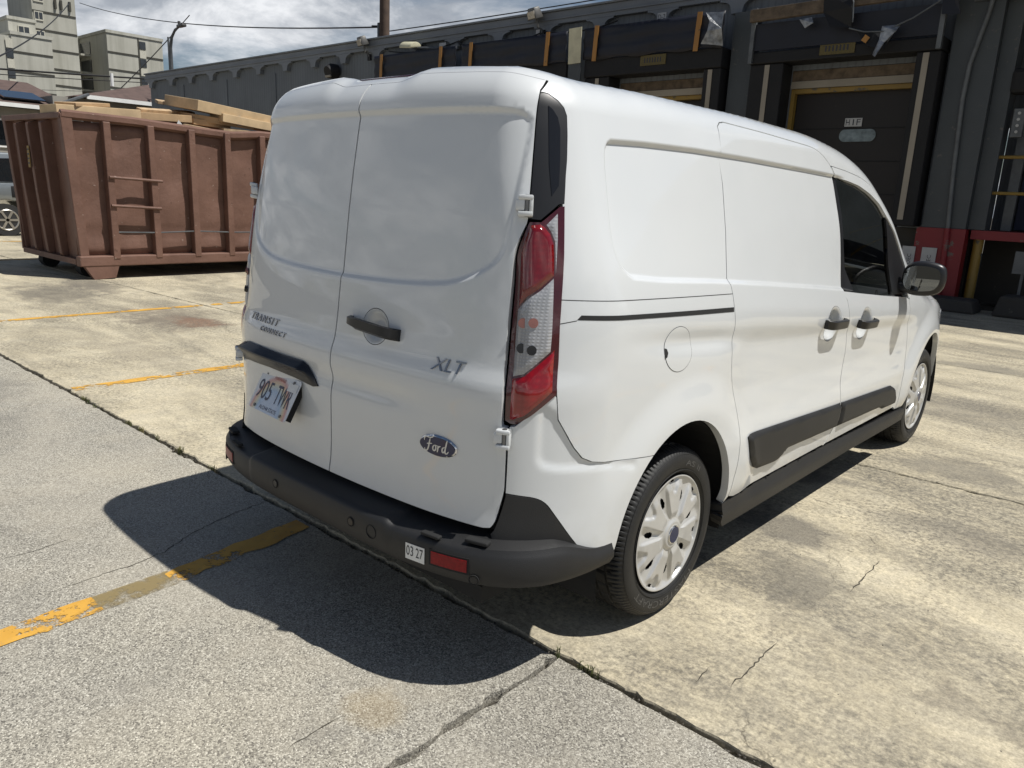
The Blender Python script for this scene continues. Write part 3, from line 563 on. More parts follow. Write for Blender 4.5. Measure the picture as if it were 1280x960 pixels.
for y in (.88, 4.30):
    for x in (-19.12, -20.72):
        w = tp('wheel', M0['tyre'], lambda m: m.tube([(x-.11,y,.37),(x+.11,y,.37)], .37, 28)); sx = .112 if x > -20 else -.112
        tp('rim', M0['alloy'], lambda m: [m.box((x+sx,y+.12*math.cos(t),.37+.12*math.sin(t)),(.02,.24,.05),rx=t) for t in np.linspace(0, 2*math.pi, 6, endpoint=False)]+[m.tube([(x+sx-.01,y+.23*math.cos(t),.37+.23*math.sin(t)) for t in np.linspace(0,2*math.pi,25)], .02, 6, cap=False)], parent=w)
tp('tail_lamp', M0['pad'], lambda m: m.box((-19.0,4.50,1.02),(.03,.12,.26)), bevel=.01)

# ================================================================== house with brown roof
M0['hw'] = plain('grey_weatherboard', (.27,.255,.225), .8, 0, .12, 1.5, bump=.2, bscale=8); M0['shingle'] = plain('brown_shingles', (.095,.062,.052), .85, 0, .25, 3, bump=.6, bscale=12); M0['fascia'] = plain('white_fascia', (.72,.72,.70), .6, 0, .06, 3)
ho = empty('house', (-38, 12, 0)); tag(ho, 'grey house with brown shingle roof and white fascia beyond the dumpster', 'house')
def hp(name, mat, build, parent=None, bevel=0.0):
    m = MB(); build(m); m.v = [(a+38, b-12, c) for a, b, c in m.v]; return m.obj(name, mat, ho if parent is None else parent, bevel=bevel)
hp('wall', M0['hw'], lambda m: m.bx(-46, -34.5, 10.6, 24, 0, 4.60)); hp('wing_wall', M0['hw'], lambda m: m.bx(-46, -34.2, -2, 10.58, 0, 4.0))
def roof_b(m): m.add([(-33.9,11.2,4.62),(-33.9,24.6,4.62),(-40,24.6,6.5),(-40,18.5,6.5),(-47,24.6,4.62),(-47,11.2,4.62)], [(0,1,2,3),(3,2,4,5),(0,3,5),(0,5,4,1),(1,4,2)])
def eave_b(m): m.add([(-33.7,-2.4,3.96),(-33.7,10.9,3.96),(-40,12.2,5.4),(-40,-2.4,5.4),(-33.7,10.9,3.9),(-33.7,-2.4,3.9)], [(0,1,2,3)])
rf = hp('roof', M0['shingle'], roof_b); r2 = hp('wing_roof', M0['shingle'], lambda m: (m.add([(-33.6,-2.4,3.98),(-33.6,10.3,3.98),(-36.8,11.4,4.78),(-40,11.4,5.5),(-40,-2.4,5.5)], [(0,1,2,3,4)]), m.add([(-33.6,-2.4,3.90),(-33.6,10.3,3.90),(-36.8,11.4,4.70),(-40,11.4,5.42),(-40,-2.4,5.42)], [(4,3,2,1,0)])))
hp('fascia', M0['fascia'], lambda m: m.bx(-33.92,-33.84,11.7,24.6,4.56,4.72), parent=rf); hp('fascia', M0['fascia'], lambda m: m.bx(-33.62,-33.55,4,10.2,3.93,4.08), parent=r2)
hp('rake_board', M0['steel'], lambda m: m.tube([(-33.7,10.2,4.06),(-33.9,11.8,4.74)], .07, 6), parent=rf)
hp('solar_panel', M0['glassdark'], lambda m: m.box((-35.3,9.6,4.52),(1.6,1.5,.05),ry=.24), parent=r2); hp('roof_vent', M0['fascia'], lambda m: m.tube([(-36,13.6,5.4),(-36,13.6,5.95)], .07, 8), parent=rf)
for y0, y1 in ((11.62,12.05),(13.5,14.4),(15.2,16.2)):
    w = hp('window', M0['fascia'], lambda m: m.bx(-34.5,-34.44,y0,y1,3.6,4.36)); hp('pane', M0['glassdark'], lambda m: m.bx(-34.45,-34.43,y0+.07,y1-.07,3.67,4.29), parent=w)
for y0 in (6.2, 8.2):
    w = hp('window', M0['fascia'], lambda m: m.bx(-34.2,-34.14,y0,y0+1,2.4,3.5)); hp('pane', M0['glassdark'], lambda m: m.bx(-34.15,-34.13,y0+.08,y0+.92,2.48,3.42), parent=w)

# ================================================================== tower blocks
K = 1.362; CX, CY, CZ = 2.127, -1.436, 1.472
def ty(y): return CY+(y-CY)*K
def tz(z): return CZ+(z-CZ)*K
XF = -137.0
def m_tower():
    g = NT('stained_precast'); v = g.pos(); s = g.noise(g.mapping(v, (1,.9,.05)), 1.1, 5, .65); f = g.noise(v, .2, 4)
    c = g.ramp(f, [(.3, (.38,.37,.315)), (.7, (.47,.46,.40))]); c = g.mix(g.ramp(s, [(.46, 0.0), (.72, .6)]), c, (.26,.255,.21)); return g.done(g.bsdf(c, .85))
M0['tower'] = m_tower(); M0['joint'] = plain('dark_joint', (.055,.052,.042), .9); M0['towerwin'] = plain('tower_glass', (.025,.03,.035), .15, 0, .3, 2, coat=.5); M0['towerpanel'] = plain('white_spandrel', (.50,.48,.40), .7)
def tower(name, label, y0, y1, ztop, depth, xf, floors, wins, extra=None):
    t = empty(name, (xf-depth/2, (y0+y1)/2, 0)); tag(t, label, 'building')
    ox, oy = xf-depth/2, (y0+y1)/2
    def q(nm, mat, x0, x1, a, b, c, d, par=None):
        m = MB(); m.bx(x0-ox, x1-ox, a-oy, b-oy, c, d); return m.obj(nm, mat, par or t)
    q('wall', M0['tower'], xf-depth, xf, y0, y1, 0, ztop); q('roof_edge', M0['tower'], xf-depth-.15, xf+.15, y0-.15, y1+.15, ztop+.003, ztop+.45)
    for z in floors: q('floor_joint', M0['joint'], xf+.004, xf+.09, y0+.02, y1-.02, z-.13, z+.10)
    for (a, b, c, d) in wins:
        w = q('window', M0['towerpanel'], xf+.004, xf+.14, a, b, c, d); mid = (a+b)/2
        for p0, p1 in ((a+.10, mid-.05), (mid+.05, b-.10)): q('pane', M0['towerwin'], xf+.141, xf+.16, p0, p1, c+.22, d-.12, w)
    return t, q
# right-hand block: sunlit flank, shaded balcony face towards the left
fz = [tz(z) for z in (15.9,13.95,11.9,9.9,7.9)]
tB, q = tower('apartment_block', 'pale concrete apartment block right of the tall tower, with shaded balconies', ty(38.6), ty(45.2), tz(18.0), 12, XF, fz, [])
a, b = ty(42.35), ty(42.95); q('stair_slot', M0['joint'], XF+.004, XF+.06, a-.25, a-.02, 4, tz(18.0)-.1)
for i in range(9):
    zt = tz(17.6)-i*1.39; q('slot_pane' if i % 2 == 0 else 'slot_panel', M0['towerwin'] if i % 2 == 0 else M0['towerpanel'], XF+.004, XF+.10, a, b+.2, zt-1.2, zt)
for i in range(6):
    zt = tz(17.6)-i*2.8
    m = MB(); m.bx(-6.2+1.0, -6.2+5.2, -1.6-(ty(45.2)-ty(38.6))/2, -.003-(ty(45.2)-ty(38.6))/2, zt-2.6, zt-2.3); m.obj('balcony', M0['tower'], tB)
    m = MB(); m.bx(-5.2, -.9, -.12-(ty(45.2)-ty(38.6))/2, -.004-(ty(45.2)-ty(38.6))/2, zt-2.2, zt-.3); m.obj('balcony_recess', M0['towerwin'], tB)
m = MB(); m.bx(-6.0, -5.3, -1.8-(ty(45.2)-ty(38.6))/2, -.005-(ty(45.2)-ty(38.6))/2, 0, tz(18.2)); m.obj('fin_wall', M0['tower'], tB)
m = MB(); m.bx(-9.5, -6.05, -3.2-(ty(45.2)-ty(38.6))/2, -.006-(ty(45.2)-ty(38.6))/2, 0, tz(17.9)); m.obj('link_wall', M0['tower'], tB)
# tall tower
fz = [tz(z) for z in (19.05,17.15,15.15,13.15,11.4,9.4)]
wins = [(ty(31.15), ty(32.05), tz(18.05), tz(19.0)), (ty(31.15), ty(32.05), tz(16.1), tz(17.0)), (ty(31.2), ty(32.2), tz(20.0), tz(21.0))]
for z in (15.0, 13.1, 11.3): wins.append((ty(31.75), ty(32.25), tz(z-1.05), tz(z)))
tC, q = tower('tower_block', 'tall pale concrete tower rising out of the frame at upper left', ty(31.0), ty(35.5), tz(27), 11, XF-.5, fz, wins)
for yy in (ty(34.0), ty(34.9), ty(33.4)): q('tree_fixture', M0['joint'], XF-.49, XF-.2, yy-.15, yy+.15, tz(19.6), tz(20.6))
# lower left block and its set-back
fz = [tz(z) for z in (14.1,12.1,10.1,8.1)]
tL, q = tower('apartment_block', 'low pale concrete block at the far left, with a white slot of windows', ty(27.9), ty(31.85), tz(15.8), 10, XF+3, fz, [])
for i in range(8):
    zt = tz(15.3)-i*1.39; q('slot_pane' if i % 2 else 'slot_panel', M0['towerwin'] if i % 2 else M0['towerpanel'], XF+3.004, XF+3.10, ty(27.3), ty(27.95), zt-1.25, zt)
q('end_wall', M0['tower'], XF-7, XF+2.9, ty(24), ty(27.88), 0, tz(15.6))
tU, q = tower('apartment_block', 'set-back upper storey with two windows between the low block and the tower', ty(28.3), ty(31.0)-.05, tz(17.6), 7, XF+.4, [tz(15.9)], [(ty(29.2), ty(30.35), tz(16.2), tz(17.1))])
# ================================================================== van shape
# ---------------------------------------------------------------- van body: one smooth implicit surface
def _curve(pts, sig, lo, hi, n=1601):
    xs = np.linspace(lo, hi, n); px = [a for a, b in pts]; py = [b for a, b in pts]
    v = np.interp(xs, px, py); dx = xs[1]-xs[0]
    if sig > 0:
        m = max(1, int(4*sig/dx)); k = np.exp(-.5*(np.arange(-m, m+1)*dx/sig)**2); k /= k.sum()
        # linear extension at both ends
        e0 = v[0]+(v[1]-v[0])*np.arange(-m, 0); e1 = v[-1]+(v[-1]-v[-2])*np.arange(1, m+1)
        v = np.convolve(np.concatenate([e0, v, e1]), k, 'valid')
    return lambda q: np.interp(q, xs, v)
def sst(a, b, x):
    t = np.clip((x-a)/(b-a), 0, 1); return t*t*(3-2*t)
_WZ = _curve([(0,.83),(.2,.868),(.30,.886),(.40,.903),(.50,.914),(.60,.915),(.68,.904),(.80,.893),(.985,.890),(1.045,.906),(1.10,.905),(1.20,.884),(1.65,.765),(2.0,.668)], .014, 0, 2)
_WLOW = _curve([(0,.83),(.2,.872),(.40,.898),(.6,.908),(.85,.911),(1.03,.908),(1.10,.902),(1.20,.884),(1.65,.765),(2.0,.668)], .03, 0, 2)
_WY = _curve([(-.5,-.09),(0,-.060),(.3,-.026),(.8,-.002),(1.2,0),(3.3,0),(3.7,-.004),(4.1,-.03),(4.5,-.10),(5,-.22)], .12, -.5, 5.2)
_RZ = _curve([(0,.03),(.45,.018),(.56,.036),(.62,.040),(.84,.040),(.895,.037),(.94,.042),(.985,.060),(1.05,.070),(1.40,.112),(1.66,.150),(1.74,.166),(2.0,.25)], .012, 0, 2)
_ZC = _curve([(-.5,1.80),(0,1.812),(.3,1.826),(.8,1.834),(1.5,1.834),(2.1,1.820),(2.5,1.795),(2.8,1.748),(3.05,1.66),(3.75,1.18),(3.95,1.075),(4.1,1.055),(4.45,.98),(4.65,.90),(4.85,.76),(5.2,.4)], .06, -.5, 5.2)
_XC = _curve([(-.5,.03),(2.2,.03),(2.7,.06),(3.1,.15),(3.6,.17),(3.9,.09),(4.3,.07),(5.2,.08)], .10, -.5, 5.2)
AR, AF, ARCH_Z = .862, 3.927, .318
def rmax(a, b, R):
    return np.minimum(np.maximum(a, b), -R) + np.hypot(np.maximum(a+R, 0), np.maximum(b+R, 0))
def zshift(y, z):         # the belt and crease lines fall gently towards the nose
    return np.clip(y-1.15, -.8, 2.15)*(.008+.070*sst(.45, 1.0, z))*(1-.80*sst(1.12, 1.45, z))
def poly_sd(px, py, poly):
    # signed distance to a closed polygon (inside negative)
    P = np.asarray(poly, float); n = len(P); d = np.full(np.shape(px), 1e9); ins = np.zeros(np.shape(px), bool)
    for i in range(n):
        ax, ay = P[i]; bx, by = P[(i+1) % n]; ex, ey = bx-ax, by-ay
        t = np.clip(((px-ax)*ex+(py-ay)*ey)/(ex*ex+ey*ey+1e-12), 0, 1)
        d = np.minimum(d, np.hypot(px-ax-t*ex, py-ay-t*ey))
        c = ((ay > py) != (by > py)) & (px < (bx-ax)*(py-ay)/(by-ay+1e-12)+ax); ins ^= c
    return np.where(ins, -d, d)
# recessed pressings (y,z) on the side, (x,z) on the rear
REC_SIDE = [(.51,1.640),(.478,1.625),(.462,1.585),(.452,1.468),(.440,1.36),(.448,1.31),(.472,1.268),(.525,1.240),(1.11,1.206),(2.21,1.116),(2.46,1.09),(2.46,1.61),(2.25,1.622),(1.14,1.645)]
REC_REAR = [(0,1.705),(.60,1.702),(.655,1.690),(.675,1.66),(.668,1.36),(.648,1.285),(.56,1.232),(.43,1.198),(0,1.185)]
REC_REAR = REC_REAR+[(-x, z) for x, z in REC_REAR[-2:0:-1]]
def _chaikin(P, n=1):
    for _ in range(n): P = [q for a, b in zip(P, P[1:]+P[:1]) for q in ((.75*a[0]+.25*b[0], .75*a[1]+.25*b[1]), (.25*a[0]+.75*b[0], .25*a[1]+.75*b[1]))]
    return P
REC_SIDE = _chaikin(REC_SIDE, 1); REC_REAR = _chaikin(REC_REAR, 2)
def in_recess(u, z, poly, lo, hi, z0, z1, a, b):
    """1 well inside the pressing, 0 outside; only points near it are tested"""
    u, z = np.broadcast_arrays(u, z); r = np.zeros(u.shape); m = (u > lo) & (u < hi) & (z > z0) & (z < z1)
    if m.any(): r[m] = 1-sst(a, b, poly_sd(u[m], z[m], poly))
    return r
def side_w(y, z):
    zz = z + zshift(y, z)
    k = sst(1.02, 1.34, y)*(1-sst(3.25, 3.6, y))
    w = _WZ(zz)*k + _WLOW(zz)*(1-k)
    # shallow crease carried on over the quarter panel
    kq = (1-sst(1.0, 1.3, y))*sst(.35, .95, y)
    w = w - .012*kq*np.exp(-((zz-1.0)/.035)**2) 
    w = w + _WY(y)
    # flares round the wheel arches
    for yc, amp in ((AR, .020), (AF, .026)):
        r = np.hypot((y-yc)*.97, (z-ARCH_Z)); w = w + amp*(1-sst(.44, .60, r))*sst(.25, .42, z)
    w = w - .014*in_recess(y, z, REC_SIDE, .40, 2.5, 1.05, 1.68, -.011, .007)*(1-sst(2.30, 2.42, y))
    return w
def rear_y(x, z):
    ax = np.abs(x)
    yr = _RZ(z) + .050*(ax/.75)**2 + .045*(ax/.75)**7
    # warm lower facet below the number-plate garnish, fading to the right-hand side
    yr = yr + .010*np.exp(-((z-.845)/.035)**2)*(1-sst(.25, .5, ax))
    yr = yr + (.0085+.0035*sst(1.5, 1.68, z))*in_recess(x, z, REC_REAR, -.72, .72, 1.15, 1.73, -.013, .010)
    # recess for the plate
    return yr
def top_z(x, y):
    ax = np.abs(x)
    z = _ZC(y) - _XC(y)*(ax/.75)**2
    z = z + .022*(1-sst(.25, .50, y))*sst(.13, .24, ax)*(1-sst(.55, .72, ax))
    return z
def front_y(x, z):
    return 4.80 - .30*(np.abs(x)/.9)**2.2 - .05*np.clip((z-.6)/.4, 0, 1)**2 - .05*np.clip((.35-z)/.2, 0, 1)
def body_f(x, y, z):
    fs = np.abs(x) - side_w(y, z)
    fr = rear_y(x, z) - y
    ff = y - front_y(x, z)
    ft = z - top_z(x, y)
    h = rmax(fs, fr, .15); h = rmax(h, ff, .16)
    return rmax(h, ft*.96, .088)
def body_n(p):
    e = 1.5e-3; x, y, z = p[:,0], p[:,1], p[:,2]
    g = np.stack([body_f(x+e,y,z)-body_f(x-e,y,z), body_f(x,y+e,z)-body_f(x,y-e,z), body_f(x,y,z+e)-body_f(x,y,z-e)], -1)
    return g/np.linalg.norm(g, axis=1, keepdims=True)
# chart that runs round the body: s = 0 at the middle of the rear, +s along the right side to the nose
CA, CY0, CY1, CR = .45, .45, 4.30, .45
S1, S2 = CA, CA+CR*math.pi/2; S3 = S2+CY1-CY0; S4 = S3+CR*math.pi/2; S5 = S4+CA
def wrap_ray(s):
    s = np.asarray(s, float)
    ph = np.clip((s-S1)/CR, 0, math.pi/2); ps = np.clip((s-S3)/CR, 0, math.pi/2)
    ox = np.where(s < S1, s, np.where(s > S4, CA-(s-S4), CA))
    oy = np.where(s < S2, CY0, np.where(s > S3, CY1, CY0+s-S2))
    dx = np.where(s <= S3, np.sin(ph), np.cos(ps)); dy = np.where(s <= S3, -np.cos(ph), np.sin(ps))
    return ox, oy, dx, dy
def root(fn, a, b, n=14):
    fa = fn(a); fb = fn(b); side = np.zeros_like(a)
    for i in range(n):
        c = (fa*b-fb*a)/(fa-fb-1e-12) if i % 4 != 3 else (a+b)/2
        fc = fn(c); neg = fc < 0
        fb = np.where(neg & (side == 1), fb*.5, fb); fa = np.where(~neg & (side == -1), fa*.5, fa)
        a = np.where(neg, c, a); fa = np.where(neg, fc, fa); b = np.where(neg, b, c); fb = np.where(neg, fb, fc)
        side = np.where(neg, 1, -1)
    return np.where(np.abs(fa) < np.abs(fb), a, b)
def wrap(s, z, off=0.0):
    ox, oy, dx, dy = wrap_ray(s); z = np.asarray(z, float)
    lo = root(lambda m: body_f(ox+dx*m, oy+dy*m, z)-off, np.zeros_like(ox+z), np.zeros_like(ox+z)+.95)
    return np.stack([ox+dx*lo, oy+dy*lo, z+0*lo], -1)
def wrap_inv(p):
    x, y, z = p
    if y < CY0:
        s = x if x < CA else S1+CR*math.atan2(x-CA, CY0-y)
    elif y <= CY1: s = S2+y-CY0
    else: s = S3+CR*math.atan2(y-CY1, x-CA) if x > CA else S4+CA-x
    return s, z
def over(x, y, off=0.0):
    x = np.asarray(x, float); y = np.asarray(y, float); lo = root(lambda m: body_f(x, y, m)-off, np.full_like(x+y, .3), np.full_like(x+y, 2.2))
    return np.stack([x, y, lo], -1)
RIM_D = .024
def rim(s):
    z = np.full(np.shape(s), 1.2)
    lo = np.full(np.shape(s), .5); hi = lo*0+1.9
    for _ in range(30):
        m = (lo+hi)/2; p = wrap(s, m); ok = m < top_z(p[:,0], p[:,1])-RIM_D
        lo = np.where(ok, m, lo); hi = np.where(ok, hi, m)
    return lo, wrap(s, lo)
PX = {
 'A': [(0.903,1.807),(0.854,1.754),(0.838,1.716),(0.831,1.649),(0.824,1.566),(0.817,1.47),(0.814,1.407),(0.809,1.392),(0.796,1.37),(0.779,1.337),(0.77,1.306),(0.768,1.238),(0.763,1.141),(0.759,1.04),(0.756,0.956),(0.756,0.84),(0.758,0.83),(0.775,0.828),(0.774,0.773),(0.774,0.631),(0.762,0.58),(0.748,0.528),(0.734,0.513)],
 'DB': [(0.02,0.515),(0.118,0.514),(0.365,0.518),(0.544,0.516),(0.642,0.514),(0.703,0.512)],
 'TRIM': [(0.852,1.747),(0.869,1.749),(0.891,1.746),(0.932,1.729),(0.958,1.711),(0.969,1.69),(0.966,1.641),(0.958,1.571),(0.943,1.451),(0.921,1.449),(0.855,1.405),(0.815,1.405)],
 'LIGHT': [(0.815,1.403),(0.855,1.403),(0.921,1.447),(0.943,1.449),(0.936,1.312),(0.927,1.203),(0.922,1.12),(0.921,1.02),(0.915,0.925),(0.843,0.865),(0.795,0.832),(0.777,0.831)],
 'QSEAM': [(0.915,0.92),(0.92,0.876),(0.924,0.851),(0.982,0.762),(1.014,0.727),(1.052,0.71),(1.102,0.7),(1.295,0.682)],
 'BLK': [(0.775,0.626),(0.795,0.624),(0.856,0.617),(0.884,0.608),(0.905,0.592),(0.986,0.484),(1.054,0.401),(1.155,0.378)],
 'SD': [(1.86,1.69),(1.871,1.737),(1.9,1.753),(1.938,1.758),(2.271,1.749),(2.714,1.732),(2.788,1.725),(2.866,1.698),(2.935,1.662),(2.978,1.615),(2.987,1.476),(3.0,1.369),(3.014,1.223),(2.961,1.103)],
 'SF': [(3.006,1.056),(3.034,0.987),(3.066,0.927),(3.093,0.841),(3.093,0.78),(3.046,0.649),(3.06,0.573),(3.069,0.518),(3.05,0.432),(3.0,0.406),(2.965,0.35)],
 'SR': [(1.931,0.372),(1.929,0.438),(1.946,0.515),(1.939,0.589),(1.936,0.659),(1.918,0.73),(1.892,0.792),(1.875,0.828),(1.851,0.889),(1.844,0.958),(1.848,1.022),(1.833,1.098),(1.823,1.162),(1.81,1.205),(1.851,1.375),(1.874,1.54),(1.867,1.642)],
 'FD': [(4.045,0.991),(4.045,0.901),(4.1,0.794),(4.119,0.691),(4.111,0.593),(4.081,0.501),(4.094,0.329)],
 'FTOP': [(2.938,1.659),(3.128,1.648),(3.304,1.63),(3.43,1.605),(3.549,1.566)],
 'WIN': [(3.034,1.61),(3.149,1.601),(3.29,1.586),(3.44,1.553),(3.579,1.503),(3.642,1.459),(4.014,1.24)],
 'WB': [(2.964,1.106),(3.251,1.077),(3.613,1.042),(4.045,0.991)],
 'M1': [(2.017,0.6),(2.045,0.607),(3.052,0.557),(3.055,0.508),(3.039,0.432),(2.448,0.453),(2.375,0.421),(2.317,0.417),(2.175,0.427),(2.121,0.447),(2.058,0.5)],
 'M2': [(3.073,0.556),(3.847,0.521),(3.938,0.491),(4.019,0.418),(4.01,0.382),(3.794,0.389),(3.741,0.409),(3.072,0.431),(3.079,0.504)],
 'LR': [(0.82,1.392),(0.853,1.396),(0.869,1.388),(0.887,1.37),(0.899,1.343),(0.9,1.311),(0.899,1.257),(0.856,1.221),(0.816,1.197),(0.787,1.169),(0.787,1.24),(0.789,1.316),(0.8,1.349)],
 'LC': [(0.899,1.253),(0.898,1.191),(0.896,1.092),(0.893,1.047),(0.846,1.007),(0.815,0.982),(0.777,0.975),(0.779,1.042),(0.78,1.116),(0.784,1.162),(0.816,1.192),(0.856,1.217)],
 'LS': [(0.872,1.394),(0.915,1.428),(0.913,1.354),(0.904,1.261),(0.903,1.311),(0.902,1.348),(0.889,1.375)],
 'LL': [(0.893,1.042),(0.905,1.056),(0.9,0.935),(0.82,0.864),(0.785,0.846),(0.774,0.845),(0.776,0.971),(0.815,0.978),(0.846,1.003)],
 'GARN': [(-0.632,0.869),(-0.598,0.878),(-0.45,0.88),(-0.306,0.868),(-0.16,0.877),(-0.14,0.866),(-0.073,0.805),(-0.131,0.796),(-0.216,0.803),(-0.396,0.813),(-0.624,0.803)]}
# ================================================================== the van: panels laid on the body surface
def _smooth_open(pts, h=.012, sig=.02):
    P = np.array(pts, float); d = np.r_[0, np.cumsum(np.hypot(*np.diff(P, axis=0).T))]
    n = max(4, int(d[-1]/h)); t = np.linspace(0, d[-1], n); Q = np.stack([np.interp(t, d, P[:,k]) for k in (0, 1)], -1)
    m = max(1, int(3*sig/(d[-1]/n))); k = np.exp(-.5*(np.arange(-m, m+1)*(d[-1]/n)/sig)**2); k /= k.sum()
    E = np.concatenate([2*Q[0]-Q[m:0:-1], Q, 2*Q[-1]-Q[-2:-m-2:-1]]) if len(Q) > m+2 else None
    if E is None: return Q.tolist()
    S = np.stack([np.convolve(E[:,j], k, 'valid') for j in (0, 1)], -1); S[0] = Q[0]; S[-1] = Q[-1]; return S.tolist()
def _dens(poly, h):
    out = []
    for i in range(len(poly)):
        a = np.array(poly[i], float); b = np.array(poly[(i+1) % len(poly)], float); L = np.hypot(*(b-a)); n = max(1, int(math.ceil(L/h)))
        for k in range(n): out.append(a+(b-a)*k/n)
    return np.array(out)
def _area(P): return .5*np.sum(P[:,0]*np.roll(P[:,1], -1)-np.roll(P[:,0], -1)*P[:,1])
def _clean(P, tol=1e-4):
    Q = [P[0]]
    for q in P[1:]:
        if np.hypot(*(q-Q[-1])) > tol: Q.append(q)
    if np.hypot(*(Q[0]-Q[-1])) < tol: Q.pop()
    return np.array(Q)
def _inset(P, d):
    P = _clean(P); sgn = 1 if _area(P) > 0 else -1
    a = np.roll(P, 1, 0); b = np.roll(P, -1, 0)
    e1 = P-a; e2 = b-P; e1 /= np.linalg.norm(e1, axis=1)[:,None]+1e-12; e2 /= np.linalg.norm(e2, axis=1)[:,None]+1e-12
    n1 = np.stack([-e1[:,1], e1[:,0]], -1)*sgn; n2 = np.stack([-e2[:,1], e2[:,0]], -1)*sgn
    m = n1+n2; m /= np.maximum(np.sum(m*n1, 1), .35)[:,None]
    return P+m*d
def _offset_loop(P, d, h):
    Q = _dens(_inset(np.array(P, float), d), h); return Q
FEATS = []
for d_ in (-.010, -.005, 0, .005, .011, .016):
    Q_ = _offset_loop(REC_SIDE, d_, .012); FEATS.append(Q_+np.array([.7068, 0]))
    Q_ = _offset_loop(REC_REAR, d_, .012); Q_ = Q_[Q_[:,0] >= 0]
    FEATS.append(np.array([wrap_inv((x_, float(rear_y(np.array([x_]), np.array([z_]))[0]), z_)) for x_, z_ in Q_]))
_s = np.arange(1.05, 4.2, .014)
for zz_ in (.975, .985, .995, 1.005, 1.015, 1.025, 1.035, 1.045, 1.055):
    zr = np.full(len(_s), zz_)
    for _ in range(12): zr = zz_-zshift(_s-.7068, zr)
    FEATS.append(np.stack([_s, zr], -1))
_s = np.arange(.01, .76, .014)
for zz_ in (.905, .92, .935, .95, .965, .98, .995, .53, .545, .56, .575): FEATS.append(np.stack([_s, _s*0+zz_], -1))
def panel(name, mat, parent, outer, holes=(), step=.022, off=0.0, flange=.022, inset=.0022, chart='wrap', mirror=False, edge=None, push=None):
    """A piece of body skin: the outline (chart coordinates) filled with a fine mesh that lies on the
    body surface, its rim folded inwards so the shut lines are real gaps."""
    loops = [_dens(_inset(np.array(outer, float), inset), edge or step*.7)] + [_dens(_inset(np.array(h, float), -inset if inset else 0), edge or step*.7) for h in holes]
    loops = [_clean(l, 4e-4) for l in loops]
    O = loops[0]; lo = O.min(0); hi = O.max(0)
    gx = np.arange(lo[0], hi[0]+step, step); gy = np.arange(lo[1], hi[1]+step, step*.87)
    X, Y = np.meshgrid(gx, gy); X[1::2] += step/2; G = np.stack([X.ravel(), Y.ravel()], -1)
    sd = poly_sd(G[:,0], G[:,1], O)
    for h in loops[1:]: sd = np.maximum(sd, -poly_sd(G[:,0], G[:,1], h))
    G = G[sd < -.42*step]
    if chart == 'wrap' and step < .03:
        add = []
        for L in FEATS:
            q = L[(L[:,0] > lo[0]-.05) & (L[:,0] < hi[0]+.05)]
            if len(q) == 0: continue
            w_ = poly_sd(q[:,0], q[:,1], O)
            for h in loops[1:]: w_ = np.maximum(w_, -poly_sd(q[:,0], q[:,1], h))
            q = q[w_ < -.35*step]
            if len(q): add.append(q)
        if add:
            A_ = np.concatenate(add); keepm = np.ones(len(G), bool)
            for i0 in range(0, len(A_), 400):
                a_ = A_[i0:i0+400]; near = (G[:,0] > a_[:,0].min()-.02) & (G[:,0] < a_[:,0].max()+.02) & keepm; ii = np.where(near)[0]
                if len(ii):
                    dd = np.min(np.hypot(G[ii][:,None,0]-a_[None,:,0], G[ii][:,None,1]-a_[None,:,1]), 1); keepm[ii[dd < .009]] = False
            G = np.concatenate([G[keepm], A_])
    pts = np.concatenate(loops+[G]); edges = []; b = 0
    for l in loops:
        n = len(l); edges += [(b+i, b+(i+1) % n) for i in range(n)]; b += n
    V, E_, F, ov, oe, of = delaunay_2d_cdt([Vector(q) for q in pts], edges, [], 0, 1e-6)
    V = np.array([tuple(v) for v in V]); F = np.array([f for f in F if len(f) == 3])
    c = V[F].mean(1); s1 = poly_sd(c[:,0], c[:,1], O)
    for h in loops[1:]: s1 = np.maximum(s1, -poly_sd(c[:,0], c[:,1], h))
    F = F[s1 < 0]
    P = wrap(V[:,0], V[:,1], off) if chart == 'wrap' else over(V[:,0], V[:,1], off)
    if push is not None:
        N0 = body_n(P); P = P + N0*push(V)[:,None]
    N = body_n(P)
    if push is not None:                      # numeric normals follow the relief
        fn = np.cross(P[F[:,1]]-P[F[:,0]], P[F[:,2]]-P[F[:,0]]); fl = np.sum(fn*N[F[:,0]], 1) < 0; fn[fl] *= -1
        N2 = np.zeros_like(P)
        for k in range(3): np.add.at(N2, F[:,k], fn)
        N = N2/(np.linalg.norm(N2, axis=1)[:,None]+1e-12)
    fn = np.cross(P[F[:,1]]-P[F[:,0]], P[F[:,2]]-P[F[:,0]]); fl = np.sum(fn*N[F[:,0]], 1) < 0; F[fl] = F[fl][:, ::-1]
    faces = [tuple(f) for f in F]; VV = [P]; NN = [N]; base = len(P)
    # boundary edges of the kept faces -> folded rim
    if flange > 0:
        cnt = {}
        for f in faces:
            for k in range(3):
                e = (f[k], f[(k+1) % 3]); key = (min(e), max(e)); cnt[key] = None if key in cnt else e
        be = [e for e in cnt.values() if e is not None]
        idx = sorted({i for e in be for i in e}); loc = {i: k for k, i in enumerate(idx)}; m = len(idx)
        Pb = P[idx]; Nb = N[idx]; T = np.zeros((m, 3))
        for a, c2 in be:
            t = P[c2]-P[a]; t /= np.linalg.norm(t)+1e-12; T[loc[a]] += t; T[loc[c2]] += t
        T /= np.linalg.norm(T, axis=1)[:,None]+1e-12; S = np.cross(T, Nb)
        VV += [Pb, Pb-Nb*flange]; NN += [S, S]
        faces += [(base+loc[c2], base+loc[a], base+m+loc[a], base+m+loc[c2]) for a, c2 in be]
    VV = np.concatenate(VV); NN = np.concatenate(NN)
